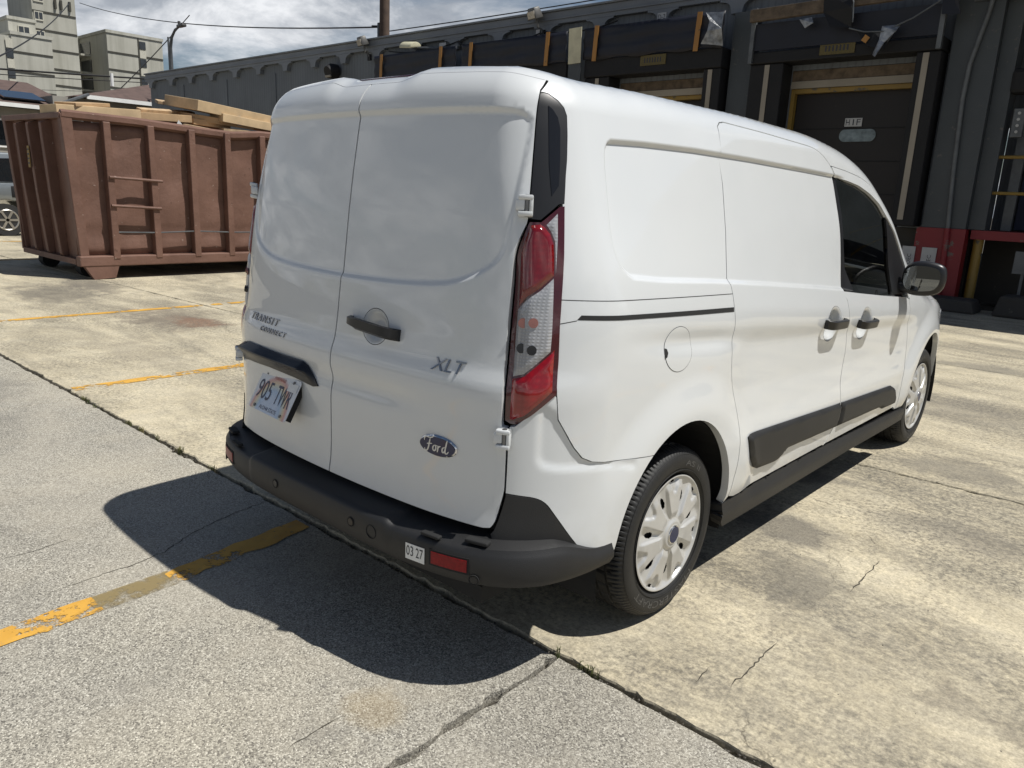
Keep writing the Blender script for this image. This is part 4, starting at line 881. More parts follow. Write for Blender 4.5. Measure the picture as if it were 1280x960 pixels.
    if mirror:
        VV = VV*np.array([-1, 1, 1]); NN = NN*np.array([-1, 1, 1]); faces = [f[::-1] for f in faces]
    return me_obj(name, VV, faces, mat, parent, normals=NN)
def surf(s, z, off=0.0, mirror=False):
    """point and normal on the body at chart position"""
    p = wrap(np.array([abs(s)]), np.array([z]), off); n = body_n(p); k = -1 if (mirror or s < 0) else 1
    return Vector((p[0][0]*k, p[0][1], p[0][2])), Vector((n[0][0]*k, n[0][1], n[0][2]))

# ---- materials
def m_white():
    g = NT('white_paint'); v = g.pos()
    f = g.noise(v, 1.3, 4, .6); d = g.noise(v, 26, 6, .7)
    sp = g.n('ShaderNodeSeparateXYZ'); g.link(v, sp.inputs[0])
    low = g.math('MULTIPLY', g.ramp(sp.outputs['Z'], [(.30, 1.0), (.62, 0.0)]), g.ramp(d, [(.40, 0.0), (.75, 1.0)]))   # road film near the sills
    c = g.mix(g.math('MULTIPLY', low, .30), g.ramp(f, [(.3, (.60,.618,.622)), (.7, (.625,.638,.636))]), (.42,.38,.31))
    r = g.ramp(g.noise(v, 9, 5, .65), [(.3, .30), (.7, .42)])
    return g.done(g.bsdf(c, r, 0, None, 1.0, .015))
M = {}
M['white'] = m_white()
M['plastic'] = plain('grained_black_plastic', (.0125,.0125,.013), .54, 0, .18, 5, bump=.12, bscale=420)
M['plastic2'] = plain('smooth_black_plastic', (.010,.010,.011), .38, 0, .1, 4)
M['gloss'] = plain('gloss_black', (.012,.012,.013), .12, 0, .1, 4)
M['seal'] = plain('rubber_seal', (.012,.012,.012), .75, 0, .1, 8)
M['dark'] = plain('dark_inner_metal', (.012,.012,.012), .85, 0, .2, 3)
M['trimcloth'] = plain('grey_cabin_trim', (.055,.055,.06), .8, 0, .2, 8, bump=.2, bscale=200)
M['silver'] = plain('silver_wheel_paint', (.50,.495,.475), .33, .35, .08, 9)
M['chrome'] = plain('chrome', (.62,.62,.63), .12, 1.0, .05, 5)
M['steel'] = plain('dull_steel', (.20,.20,.20), .5, .8, .2, 12)
M['blue'] = plain('emblem_blue', (.006,.012,.055), .3, 0, .1, 5, coat=.3)
def m_lens(name, base, rough, bumpscale, strength):
    g = NT(name); v = g.co('Object'); w = g.n('ShaderNodeTexWave', wave_type='BANDS', bands_direction='Z'); g.link(v, w.inputs['Vector']); w.inputs['Scale'].default_value = bumpscale
    w2 = g.n('ShaderNodeTexWave', wave_type='BANDS', bands_direction='X'); g.link(v, w2.inputs['Vector']); w2.inputs['Scale'].default_value = bumpscale
    h = g.math('MULTIPLY', w.outputs['Fac'], w2.outputs['Fac'])
    c = g.mix(h, tuple(q*.80 for q in base), base)
    return g.done(g.bsdf(c, rough, 0, g.bump(h, strength, .002), 1.0, .01))
M['red'] = m_lens('red_lens', (.17,.0015,.003), .12, 18, .03); M['red2'] = m_lens('bright_red_lens', (.27,.002,.004), .12, 18, .03)
M['darkred'] = plain('dark_red_lens', (.055,.002,.004), .18, 0, .15, 9, coat=1, coat_r=.03)
M['clear'] = m_lens('clear_lens', (.36,.365,.38), .10, 34, .35)
M['reflector'] = plain('red_reflector', (.20,.004,.007), .35, 0, .25, 90, spec=.3)
M['bulb'] = plain('amber_bulb', (.22,.07,.05), .2, 0, .2, 30, coat=1)
def m_glass(name, tint, gl=.9):
    g = NT(name); lw = g.n('ShaderNodeFresnel'); lw.inputs['IOR'].default_value = 1.5
    tr = g.n('ShaderNodeBsdfTransparent'); v = g.noise(g.pos(), 3, 3); g.set(tr.inputs['Color'], g.mix(v, tint, tuple(min(1, q*1.08) for q in tint)))
    gs = g.n('ShaderNodeBsdfGlossy'); gs.inputs['Roughness'].default_value = .015; g.set(gs.inputs['Color'], (gl, gl, gl))
    mx = g.n('ShaderNodeMixShader'); g.link(lw.outputs[0], mx.inputs[0]); g.link(tr.outputs[0], mx.inputs[1]); g.link(gs.outputs[0], mx.inputs[2])
    return g.done(mx.outputs[0])
M['glass'] = m_glass('tinted_window_glass', (.24,.26,.26), .34)
M['screen'] = m_glass('windscreen_glass', (.66,.70,.68))
M['mirror'] = plain('mirror_glass', (.20,.21,.21), .01, 1.0, .02, 3)
def m_tyre():
    g = NT('tyre_rubber'); v = g.co('Object'); f = g.noise(v, 14, 5, .6)
    return g.done(g.bsdf(g.ramp(f, [(.3, (.008,.008,.008)), (.75, (.017,.0165,.015))]), .62, 0, g.bump(g.noise(v, 160, 3), .15, .003)))
M['tyre'] = m_tyre()
M['tyretext'] = plain('raised_tyre_lettering', (.075,.073,.07), .6, 0, .3, 60)
M['lettergrey'] = plain('badge_metal', (.30,.30,.31), .2, .95, .1, 20)
M['ink'] = plain('printed_ink', (.012,.013,.02), .5, 0, .05, 30)
M['inkblue'] = plain('plate_ink_blue', (.015,.02,.06), .4, 0, .05, 30)
M['paper'] = plain('white_sticker', (.72,.72,.70), .45, 0, .05, 30)
def m_plate():
    g = NT('number_plate_print'); v = g.co('Object'); sp = g.n('ShaderNodeSeparateXYZ'); g.link(v, sp.inputs[0])
    # soft coloured bows over a pale ground (flat print): x = -.15..15, y = -.076..076
    dx = g.math('MULTIPLY', sp.outputs['X'], 1.0); dy = g.math('ADD', sp.outputs['Y'], .075)
    rr = g.math('SQRT', g.math('ADD', g.math('MULTIPLY', dx, dx), g.math('MULTIPLY', dy, dy)))
    rr = g.math('MULTIPLY', rr, 5.0)
    c = g.ramp(rr, [(.30, (.42,.50,.62)), (.43, (.30,.42,.58)), (.52, (.50,.52,.42)), (.58, (.62,.46,.26)), (.66, (.56,.24,.19)), (.74, (.60,.62,.64))])
    return g.done(g.bsdf(c, .32, 0, None, .5, .08))
M['plate'] = m_plate()

van = empty('cargo_van', (0, 0, 0))
tag(van, 'white cargo van parked with its rear doors toward us', 'van')
D = {k: [tuple(q) for q in v] for k, v in PX.items()}
EDGE_A = _smooth_open(D['A'][1:7], sig=.02) + _smooth_open(D['A'][7:16], sig=.012) + [D['A'][16]] + _smooth_open(D['A'][17:], sig=.012)
def rim_line(a, b, n): 
    s = np.linspace(a, b, n); z, P = rim(s); return [(float(q), float(w)+.0023) for q, w in zip(s, z)]
D['SD'] = D['SD'][:-4]+[(2.992,1.476),(3.004,1.36),(2.996,1.23),(2.968,1.103)]
SDF = _smooth_open(D['SD'][3:], sig=.03)                    # top and front edge of the sliding door
SDF = [D['SD'][1], D['SD'][2]] + SDF
SDT = [q for q in SDF if q[0] < 2.938 and q[1] > 1.66]
SRL = _smooth_open(D['SR'][:13], sig=.035) + D['SR'][13:]      # rear edge of the sliding door, bottom to top
SFL = _smooth_open(D['SF'], sig=.03)
FDL = _smooth_open(D['FD'], sig=.04)
FRAME = [(2.944,1.660)]+_smooth_open(D['FTOP'][1:]+[(3.75,1.463),(3.9,1.345),(4.0,1.262),(4.08,1.190),(4.105,1.14),(4.09,1.06),(4.02,1.005)], sig=.03)
def arch_line(sc, ry, rz, zc, zb, n=36, tail=0):
    """front bottom -> over the top -> rear bottom"""
    out = [(sc+ry, zb)]
    for i in range(n+1):
        t = math.pi*i/n; out.append((sc+ry*math.cos(t), zc+rz*math.sin(t)))
    out.append((sc-ry, zb)); return out
ARCH_R = arch_line(.838+.7068, .362, .405, .345, .352)
_i = [i for i, q_ in enumerate(ARCH_R) if q_[0] < 1.5448 and q_[1] < .682][0]; D['QSEAM'] = D['QSEAM'][:-1]+[(1.25,.686), ARCH_R[_i]]; ARCH_SIDE, ARCH_CORNER = ARCH_R[:_i], ARCH_R[_i+1:]
ARCH_F = arch_line(3.905+.7068, .385, .395, .345, .30)
cup = [(.200+.060*math.cos(t), 1.046+.055*math.sin(t)) for t in np.linspace(0, 2*math.pi, 40, endpoint=False)]
def side_cup(hs, hz): return [(hs+.085*math.cos(t), hz-.006+.080*math.sin(t)) for t in np.linspace(0, 2*math.pi, 40, endpoint=False)]
for mir in (False, True):
    sgn = -1 if mir else 1
    # ---- rear door
    top = rim_line(.0, .897, 46); bot = D['DB'][::-1]
    outline = top + EDGE_A + [(.71,.509)] + [(s, .511) for s in (.60,.45,.30,.15,0.0)]
    panel('rear_door', M['white'], van, outline, holes=[] if mir else [cup], step=.013, mirror=mir, inset=.0032)
    # ---- body side: quarter panel, cantrail and windscreen pillar in one pressing
    outline = rim_line(.905, 4.13, 150) + [(4.125,1.06),(4.04,1.0)] + FRAME[::-1] + SDT[::-1] + SRL[::-1][1:] + ARCH_SIDE + D['QSEAM'][::-1] \
        + [(.909,1.026),(.912,1.124),(.918,1.206),(.927,1.313),(.934,1.451)] + D['TRIM'][2:8][::-1] + [(.866,1.749),(.852,1.750)]
    side = panel('body_side', M['white'], van, outline, step=.017, mirror=mir, inset=.0016, flange=.03)
    # ---- lower rear corner under the lamp, white
    outline = D['QSEAM'] + ARCH_CORNER + [D['BLK'][-1]] + _smooth_open(D['BLK'][:-1], sig=.008)[::-1] + [(.776,.70),(.776,.80),(.778,.829)] + [D['LIGHT'][10],(.839,.871),(.902,.931)]
    def corner_push(V):
        return -.007*(1-sst(-.014, .012, poly_sd(V[:,0], V[:,1], [(.868,.905),(.868,.735),(.884,.712),(.93,.702),(1.24,.676),(1.24,.66),(1.0,.735),(.915,.86)])))
    panel('rear_corner_panel', M['white'], van, outline, step=.012, mirror=mir, inset=.0014, push=corner_push)
    # ---- black corner cladding of the bumper
    cl = _smooth_open(D['BLK'][:-1], sig=.008)
    outline = cl + [D['BLK'][-1], (1.177,.352), (.80,.40), (.70,.43), (.70,.50), (.737,.512)] + EDGE_A[-14:-1][::-1]
    panel('bumper_corner', M['plastic'], van, cl+[D['BLK'][-1],(1.177,.357),(1.0,.38),(.86,.40),(.76,.42),(.735,.50),(.745,.512),(.757,.545),(.768,.585),(.776,.62)], step=.016, off=.004, mirror=mir, inset=.001)
    # ---- sliding door
    outline = SDF + SFL + [(s, .358) for s in np.linspace(2.93, 1.98, 30)] + SRL
    sd = panel('sliding_door', M['white'], van, outline, holes=[side_cup(2.840, .968)], step=.016, mirror=mir, inset=.0026)
    # ---- front door with its window opening
    hole = _smooth_open(D['WIN'][:-1]+[(3.80,1.358),(3.927,1.250),(4.01,1.175)], sig=.02) + [(4.03,1.12),(3.99,1.012)] + [(3.566,1.047),(3.215,1.081),(2.975,1.107)]
    lowdoor = SFL + [(s, .357-.006*(s-2.95)) for s in np.linspace(2.97, 4.05, 30)] + FDL[::-1]
    outline = lowdoor + [(3.985,1.008),(3.566,1.044),(3.215,1.078),(2.955,1.104)]
    fd = panel('front_door', M['white'], van, outline, holes=[side_cup(3.285, .930)], step=.018, mirror=mir, inset=.0024)
    inner = _smooth_open(D['WIN'][:-1]+[(3.80,1.358),(3.927,1.250),(4.01,1.175)], sig=.02) + [(4.035,1.12),(4.01,1.02)]
    panel('window_frame', M['white'], fd, [(2.986,1.612)]+FRAME[:-1]+inner[::-1], step=.012, mirror=mir, inset=.0015, flange=.025)
    bp = [(s+.005, z) for s, z in SDF if 1.106 < z < 1.612 and s > 2.8]
    panel('door_pillar_trim', M['plastic2'], fd, bp+[(3.11,1.095),(3.045,1.20),(3.042,1.34),(3.040,1.476),(3.020,1.612)], step=.02, off=-.003, mirror=mir, inset=.0012)
    panel('window_glass', M['glass'], fd, [(2.99,1.608)]+inner+[(3.566,1.047),(3.215,1.081),(2.97,1.107)], step=.035, off=-.016, flange=0, mirror=mir, inset=-.004)
    panel('sail_trim', M['plastic2'], fd, [(3.665,1.440),(3.70,1.425),(3.80,1.352),(3.927,1.244),(4.01,1.165),(4.03,1.11),(4.0,1.022),(3.74,1.036)], step=.02, off=-.006, mirror=mir, inset=.001)
    # ---- front wing, front bumper
    arch_f = [q for q in ARCH_F]
    outline = [(4.045,1.0),(4.13,1.05)] + rim_line(4.16, 5.02, 30) + [(5.02,.70),(5.02,.34),(ARCH_F[0][0],.30)] + arch_f[1:-1] + [(ARCH_F[-1][0],.33),(4.075,.333)] + FDL[::-1][1:]
    panel('front_wing', M['white'], van, outline, step=.02, mirror=mir, inset=.0024, flange=.03)
    # ---- black lamp-pillar trim over the tail lamp
    trim = panel('pillar_trim', M['plastic2'], van, D['TRIM'][:-1]+_smooth_open(D['A'][1:7], sig=.02)[::-1][:-2], step=.012, off=.001, mirror=mir, inset=.0018)
    ins_ = [(.884,1.715),(.905,1.705),(.926,1.685),(.935,1.655),(.930,1.57),(.922,1.50),(.893,1.47),(.884,1.56)]
    panel('trim_inlay', M['gloss'], trim, ins_, step=.012, off=.003, mirror=mir, inset=.001, flange=.006)
    # ---- tail lamp
    lamp = panel('tail_lamp', M['darkred'], van, D['LIGHT']+_smooth_open(D['A'][7:16], sig=.012)[::-1], step=.012, off=.006, mirror=mir, inset=.003, flange=.03, push=lambda V: -.022*(1-sst(.765, .835, V[:,0])))
    def dome(poly, h):
        return lambda V: h*sst(0, .016, -poly_sd(V[:,0], V[:,1], poly))-.022*(1-sst(.765, .835, V[:,0]))
    for nm, key, mt, h in (('upper_lens','LR','red',.010),('reversing_lens','LC','clear',.007),('side_strip','LS','clear',.004),('lower_lens','LL','red2',.008)):
        panel(nm, M[mt], lamp, D[key], step=.007, off=.0065, mirror=mir, inset=.0012, flange=.004, push=dome(D[key], h))
    for bs, bz in ((.806,1.125),(.836,1.128),(.804,1.055),(.834,1.052)):
        p, n = surf(bs, bz, (.0158 if bs < .82 else .0185)-.022*float(1-sst(.765, .835, np.array(bs)))); b = MB(); q = Vector((p.x*sgn, p.y, p.z)); bm_n = Vector((n.x*sgn, n.y, n.z))
        b.tube([q-bm_n*.004, q+bm_n*.0005], .014, 14); b.obj('bulb', M['bulb'] if bz > 1.1 else M['gloss'], lamp)
    # ---- door mouldings, side skirt
    def mpush(poly): return lambda V: .013*sst(0, .014, -poly_sd(V[:,0], V[:,1], poly))
    panel('side_moulding', M['plastic'], sd, D['M1'], step=.014, off=.004, mirror=mir, inset=.001, flange=.012, push=mpush(D['M1']))
    panel('side_moulding', M['plastic'], fd, D['M2'], step=.014, off=.004, mirror=mir, inset=.001, flange=.012, push=mpush(D['M2']))
    sk = [(1.895,.350),(1.965,.353),(2.951,.349),(4.06,.328),(4.235,.322),(4.255,.242),(3.333,.252),(2.675,.250),(1.93,.248),(1.90,.28)]
    panel('side_skirt', M['plastic'], van, sk, step=.016, off=.003, mirror=mir, inset=0, flange=.05, push=lambda V: .024*sst(.355, .30, V[:,1]))
    # ---- door handles (black bar over a scooped cup)
    for ow, hs in ((sd, 2.840), (fd, 3.285)):
        hz = .968 if ow is sd else .930
        cupp = side_cup(hs, hz)
        panel('handle_cup', M['white'], ow, cupp, step=.010, off=0, mirror=mir, inset=-.001, flange=0, push=lambda V, c=cupp: -.028*sst(.0, .045, -poly_sd(V[:,0], V[:,1], c)))
        bar = []
        for i, t in enumerate(np.linspace(-.112, .112, 13)):
            p, n = surf(hs+t, hz-.045*t); o = .030*(1-(abs(t)/.115)**6)+.004; q = p+n*o; bar.append((q.x*sgn, q.y, q.z))
        vv = MB()
        # bar of near rectangular section
        for i in range(len(bar)-1):
            a, b2 = Vector(bar[i]), Vector(bar[i+1])
        n0 = surf(hs, hz)[1]; nn = Vector((n0.x*sgn, n0.y, n0.z)); up = Vector((0,0,1))-nn*nn.z; up.normalize()
        ring = [(.020,.006),(.017,.011),(-.015,.011),(-.021,.004),(-.020,-.008),(.019,-.008)]; vs = []; fs = []
        for q in bar:
            for a_, b_ in ring: vs.append(Vector(q)+up*a_+nn*b_)
        k = len(ring)
        for i in range(len(bar)-1):
            for j in range(k): fs.append((i*k+j, i*k+(j+1) % k, (i+1)*k+(j+1) % k, (i+1)*k+j))
        fs += [tuple(range(k)), tuple(range((len(bar)-1)*k, len(bar)*k))]
        MB().add(vs, fs).obj('handle', M['plastic2'], ow, smooth=True)
    # ---- rail slot of the sliding door
    panel('door_rail', M['dark'], van, [(.975,1.136),(.99,1.149),(1.826,1.117),(1.826,1.101)], step=.02, off=.0012, mirror=mir, inset=0, flange=0)
    for a_, b_ in (((.922,1.192),(1.822,1.164)), ((.918,1.125),(.975,1.134))):
        t = np.linspace(0, 1, 40); ln = [(a_[0]+(b_[0]-a_[0])*q, a_[1]+(b_[1]-a_[1])*q) for q in t]
        panel('trim_seam', M['dark'], van, [(s, z+.0011) for s, z in ln]+[(s, z-.0011) for s, z in ln[::-1]], step=.02, off=.0006, mirror=mir, inset=0, flange=0, edge=.03)
    # ---- hinges
    for hs, hz in ((.800,1.440),(.764,.798)):
        p, n = surf(hs, hz); n = Vector((n.x*sgn, n.y, n.z)); p = Vector((p.x*sgn, p.y, p.z)); t = Vector((-n.y, n.x, 0)); t.normalize(); t *= (1 if t.x*sgn > 0 else -1)
        h = MB()
        def hb(u0, u1, w0, w1, z0, z1):
            vs = [p+t*u+n*w+Vector((0,0,z)) for z in (z0, z1) for u, w in ((u0,w0),(u1,w0),(u1,w1),(u0,w1))]
            h.add(vs, [(3,2,1,0),(4,5,6,7),(0,1,5,4),(1,2,6,5),(2,3,7,6),(3,0,4,7)])
        hb(-.026, .000, .000, .026, -.014, .016); hb(-.019, .023, .003, .031, .014, .028); hb(-.019, .023, .003, .031, -.030, -.016); hb(.012, .023, .003, .029, -.030, .028)
        h.obj('door_hinge', M['white'], van, smooth=True, bevel=.004, seg=2)
        pn = MB(); pn.tube([p+t*.006+n*.02+Vector((0,0,-.03)), p+t*.006+n*.02+Vector((0,0,.03))], .007, 10); pn.obj('hinge_pin', M['steel'], van, smooth=True)

# fuel flap on the right-hand side
fl = [(1.462+.083*math.cos(t)-.008*math.sin(t), 1.008+.074*math.sin(t)) for t in np.linspace(0, 2*math.pi, 60, endpoint=False)]
flap = panel('fuel_flap', M['white'], van, fl, step=.012, off=.0012, inset=0, flange=.001)
ringo = [(s, z) for s, z in fl]; ringi = [(1.462+(s-1.462)*.965, 1.008+(z-1.008)*.965) for s, z in fl]
panel('flap_gap', M['dark'], flap, [(1.462+(s-1.462)*1.022, 1.008+(z-1.008)*1.022) for s, z in fl], holes=[fl], step=.012, off=.0008, inset=0, flange=0, edge=.006)
panel('finger_notch', M['dark'], flap, [(1.379,1.02),(1.392,1.016),(1.398,1.003),(1.392,.990),(1.380,.986)], step=.008, off=.0022, inset=0, flange=0)

# ---- roof, windscreen, bonnet (vertical chart)
def rim_xy(a, b, n):
    z, P = rim(np.linspace(a, b, n)); return [(float(q[0]), float(q[1])) for q in P]
rr = rim_xy(0.0, 3.45, 150); sc = 3.45
roof = panel('roof', M['white'], van, rr+[(x, y+.03*(1-(x/.72)**2)) for x, y in ((.35,2.743),(0,2.743),(-.35,2.743))]+[(-x, y) for x, y in rr[::-1][:-1]], step=.035, chart='over', inset=0, flange=.0)
wsr = rim_xy(3.46, 4.26, 40)
panel('windscreen', M['screen'], van, wsr+[(.5,3.72),(0,3.78),(-.5,3.72)]+[(-x, y) for x, y in wsr[::-1]]+[(-.35,2.783),(0,2.785),(.35,2.783)], step=.05, chart='over', inset=.012, flange=0)
hdr = rim_xy(4.30, S5, 90)
panel('bonnet', M['white'], van, hdr[:-1]+[(0.0, hdr[-1][1])]+[(-x, y) for x, y in hdr[::-1][1:]]+[(-.5,3.76),(0,3.82),(.5,3.76)], step=.05, chart='over', inset=.003, flange=.02)
pts = np.linspace(-.79, .79, 24); cow = [(x, 3.745-.12*(x/.8)**2) for x in pts]; co2 = [(x, 3.80-.12*(x/.8)**2) for x in pts]
panel('cowl', M['plastic'], van, cow+co2[::-1], step=.03, chart='over', off=-.006, inset=0, flange=0)
for mir in (False, True):
    sgn = -1 if mir else 1
    panel('headlamp', M['clear'], van, [(5.03,.84),(5.03,.66),(5.30,.60),(5.52,.60),(5.52,.66),(5.35,.78),(5.2,.85)], step=.03, off=.004, mirror=mir, inset=.003, flange=.03)
    panel('front_bumper', M['white'], van, [(5.03,.655),(5.03,.34),(S5-.002,.34),(S5-.002,.60),(5.52,.595),(5.30,.595)], holes=[[(5.5,.55),(5.95,.55),(5.95,.44),(5.55,.44)]], step=.03, mirror=mir, inset=.003, flange=.03)
    panel('grille', M['gloss'], van, [(5.54,.61),(S5-.002,.61),(S5-.002,.78),(5.56,.80),(5.42,.78)], step=.03, off=-.004, mirror=mir, inset=.002, flange=.01)
    panel('lower_grille', M['dark'], van, [(5.48,.56),(5.97,.56),(5.97,.43),(5.52,.43)], step=.03, off=-.02, mirror=mir, inset=0, flange=0)
# high brake lamp in the notch of the door tops
b = MB(); b.box((0, .315, 1.822), (.34, .05, .022)); b.obj('high_brake_lamp', M['darkred'], van, smooth=True, bevel=.006)

# ---- added light-blocking shell, cabin, underside
wr_hole = [(.845+.7068+.43*math.cos(t), .318+.43*math.sin(t)) for t in np.linspace(0, 2*math.pi, 36, endpoint=False)]
wf_hole = [(3.915+.7068+.43*math.cos(t), .318+.43*math.sin(t)) for t in np.linspace(0, 2*math.pi, 36, endpoint=False)]
def cut(lst, c, r, z0):  # bottom edge that climbs over a wheel
    out = []
    for i in range(19):
        t = math.pi*(1-i/18); out.append((c+r*math.cos(t), max(z0, .318+r*math.sin(t))))
    return out
for mir in (False, True):
    bot = [(0,.30)] + cut([], .845+.7068, .43, .30) + cut([], 3.915+.7068, .43, .30) + [(S5,.34)]
    panel('light_block_shell', M['dark'], van, bot+[(S5,.72),(4.3,.90),(4.1,1.0),(2.96,1.07),(2.94,1.66),(0,1.70)], step=.08, off=-.055, mirror=mir, inset=0, flange=0)  # dark shell added behind the skin so no light shows through the gaps
    sgn = -1 if mir else 1
    for yc in (.845, 3.915):
        w = []; f = []; n = 24
        for i in range(n+1):
            t = -.25+(math.pi+.5)*i/n
            for xx in (.60, .872): w.append((sgn*xx, yc+.425*math.cos(t), .318+.425*math.sin(t)))
        f = [(2*i, 2*i+1, 2*i+3, 2*i+2) for i in range(n)]
        back = [2*i for i in range(n+1)]; f.append(tuple(back))
        me_obj('wheel_arch_liner', w, f, M['dark'], van)
    # returned lip of the arch
panel('roof_light_block', M['dark'], van, [(.66,.36),(.66,2.66),(-.66,2.66),(-.66,.36)], step=.1, chart='over', off=-.045, inset=0, flange=0)  # same added dark backing under the roof, keeps light out
b = MB(); b.bx(-.64,.64,2.12,2.15,.32,1.62); b.obj('bulkhead', M['trimcloth'], van)
b = MB(); b.bx(-.66,.66,.12,4.55,.245,.30); b.bx(-.60,.60,.30,1.5,.20,.245); b.obj('underbody', M['dark'], van)
b = MB(); b.prism([(3.05,.80),(3.35,.98),(3.75,1.02),(3.8,.5),(3.2,.5)], -.74, .74, 'x'); b.obj('dashboard', M['trimcloth'], van, smooth=True, bevel=.02)
for sx in (-.38, .38):
    st = MB(); st.box((sx,2.62,.62),(.50,.52,.16),rx=.08); st.obj('seat', M['trimcloth'], van, smooth=True, bevel=.05, seg=3)
    st = MB(); st.box((sx,2.36,.93),(.48,.13,.62),rx=.22); st.obj('seat_back', M['trimcloth'], van, smooth=True, bevel=.05, seg=3)
    st = MB(); st.box((sx,2.28,1.36),(.26,.09,.19),rx=.15); st.obj('headrest', M['trimcloth'], van, smooth=True, bevel=.035, seg=3)
st = MB(); st.tube([(-.38+.19*math.cos(t), 3.02+.07*math.sin(t), 1.02+.175*math.sin(t)) for t in np.linspace(0, 2*math.pi, 33)], .014, 8, cap=False); st.box((-.38,3.03,1.02),(.36,.03,.05),rx=.35); st.obj('steering_wheel', M['plastic2'], van, smooth=True)
# curtain-like handle strap curve on the far pillar seen through the window
st = MB(); st.tube([(-.70,2.28,1.60),(-.72,2.45,1.55),(-.76,2.62,1.40),(-.80,2.75,1.15)], .012, 8); st.obj('seat_belt', M['trimcloth'], van, smooth=True)

# ---- rear bumper ledge
_bp = [(0,-.055),(.15,-.0555),(.30,-.053),(.45,-.045),(.60,-.022),(.72,.015),(.81,.075),(.875,.16),(.905,.26),(.915,.36),(.918,.455)]
_bx = np.array(_bp); _d = np.r_[0, np.cumsum(np.hypot(*np.diff(_bx, axis=0).T))]
_t = np.linspace(0, _d[-1], 140); BP = np.stack([np.interp(_t, _d, _bx[:,k]) for k in (0, 1)], -1)
_k = np.exp(-.5*(np.arange(-12, 13)/5.)**2); _k /= _k.sum()
_E = np.concatenate([BP[12:0:-1]*np.array([-1, 1]), BP, 2*BP[-1]-BP[-2:-14:-1]]); BP = np.stack([np.convolve(_E[:,k], _k, 'valid') for k in (0, 1)], -1)
BT = np.gradient(BP, axis=0); BT /= np.linalg.norm(BT, axis=1)[:,None]; BN = np.stack([BT[:,1], -BT[:,0]], -1)
vs, fs = [], []
rings = []
for i in list(range(139, 0, -1))+list(range(140)):
    pass
order = [(-1, i) for i in range(139, 0, -1)]+[(1, i) for i in range(140)]
for sg, i in order:
    x, y = BP[i]; nx, ny = BN[i]; ax = x
    cr = float(sst(.385, .425, np.array(ax))); co = float(sst(.62, .80, np.array(ax))); en = float(sst(.20, .40, np.array(y)))
    zt = .478-.016*cr-.002*co-.050*en; zb = .362-.006*cr-.004*en
    dp = -.007*cr                                # the outer corners sit a little behind the middle panel
    sec = [(-.135, zt+.030), (-.075, zt+.016+.012*co), (-.020, zt+.006+.010*co), (-.006+dp, zt), (dp, zt-.010), (dp+.001, (zt+zb)/2), (dp-.003, zb+.022), (dp-.014, zb+.003), (-.06, zb-.002), (-.12, zb+.02)]
    for o_, z_ in sec: vs.append((sg*(x+nx*o_), y+ny*o_, z_))
k = len(sec); n = len(order)
for i in range(n-1):
    for j in range(k-1): fs.append((i*k+j, i*k+j+1, (i+1)*k+j+1, (i+1)*k+j))
fs += [tuple(range(k)), tuple(range((n-1)*k, n*k))]
bumper = MB().add(vs, fs).obj('rear_bumper', M['plastic'], van, smooth=True)
_mono = BP[:,0] < .905
def bpoint(x, z, off=0.0):
    sg = -1 if x < 0 else 1; ax = abs(x); cr = float(sst(.385, .425, np.array(ax)))
    y = float(np.interp(ax, BP[_mono,0], BP[_mono,1])); nx = float(np.interp(ax, BP[_mono,0], BN[_mono,0])); ny = float(np.interp(ax, BP[_mono,0], BN[_mono,1])); o_ = -.007*cr+.001+off
    return Vector((sg*(ax+nx*o_), y+ny*o_, z)), Vector((sg*nx, ny, 0)), None
def bpatch(name, mat, x0, x1, z0, z1, off, th, parent, n=8):
    v = []; f = []
    for i in range(n+1):
        x = x0+(x1-x0)*i/n
        p0, nn, _ = bpoint(x, z0, off); p1, _, _ = bpoint(x, z1, off)
        v += [p0, p1, p1-nn*th, p0-nn*th]
    for i in range(n):
        for j in range(4): f.append((i*4+j, i*4+(j+1) % 4, (i+1)*4+(j+1) % 4, (i+1)*4+j))
    f += [(0,1,2,3), (n*4,n*4+1,n*4+2,n*4+3)]
    return MB().add(v, f).obj(name, mat, parent)
for sg in (1, -1):
    bpatch('reflector_bezel', M['dark'], sg*.574, sg*.706, .392, .444, .0015, .01, bumper)
    bpatch('reflector', M['reflector'], sg*.582, sg*.698, .399, .437, .0035, .01, bumper)
for x, z, r_ in ((-.209,.428,.012),(.237,.428,.012),(.72,.380,.012),(-.72,.380,.012)):
    p, nn, _ = bpoint(x, z); s_ = MB(); s_.tube([p-nn*.008, p+nn*.0025], r_, 18); s_.obj('parking_sensor', M['plastic2'], bumper, smooth=True)
    s_ = MB(); pts_ = []
    tt = Vector((-nn.y, nn.x, 0))
    s_.tube([p+nn*.001+(tt*math.cos(a)+Vector((0,0,1))*math.sin(a))*(r_+.003) for a in np.linspace(0, 2*math.pi, 21)], .0018, 6, cap=False); s_.obj('sensor_ring', M['dark'], bumper)
p, nn, _ = bpoint(.337, .426); tt = Vector((-nn.y, nn.x, 0)); s_ = MB(); s_.tube([p+nn*.0002+(tt*math.cos(a)+Vector((0,0,1))*math.sin(a))*.022 for a in np.linspace(0, 2*math.pi, 29)], .0014, 6, cap=False); s_.obj('tow_eye_cover', M['dark'], bumper)
st_ = bpatch('bumper_sticker', M['paper'], .484, .557, .386, .437, .0015, .001, bumper)
def bump_text(name, txt, xc, zc, w, h, mat, parent, off):
    v, f = text_fit(txt, w, h); P = []
    for q in v:
        p_, nn_, _ = bpoint(xc-w/2+q[0], zc-h/2+q[1], off); P.append(p_)
    return me_obj(name, P, f, mat, parent)
bump_text('sticker_digits', '03', .5015, .4145, .027, .032, M['ink'], st_, .0022); bump_text('sticker_digits', '27', .5385, .4145, .027, .032, M['ink'], st_, .0022)
b = MB()
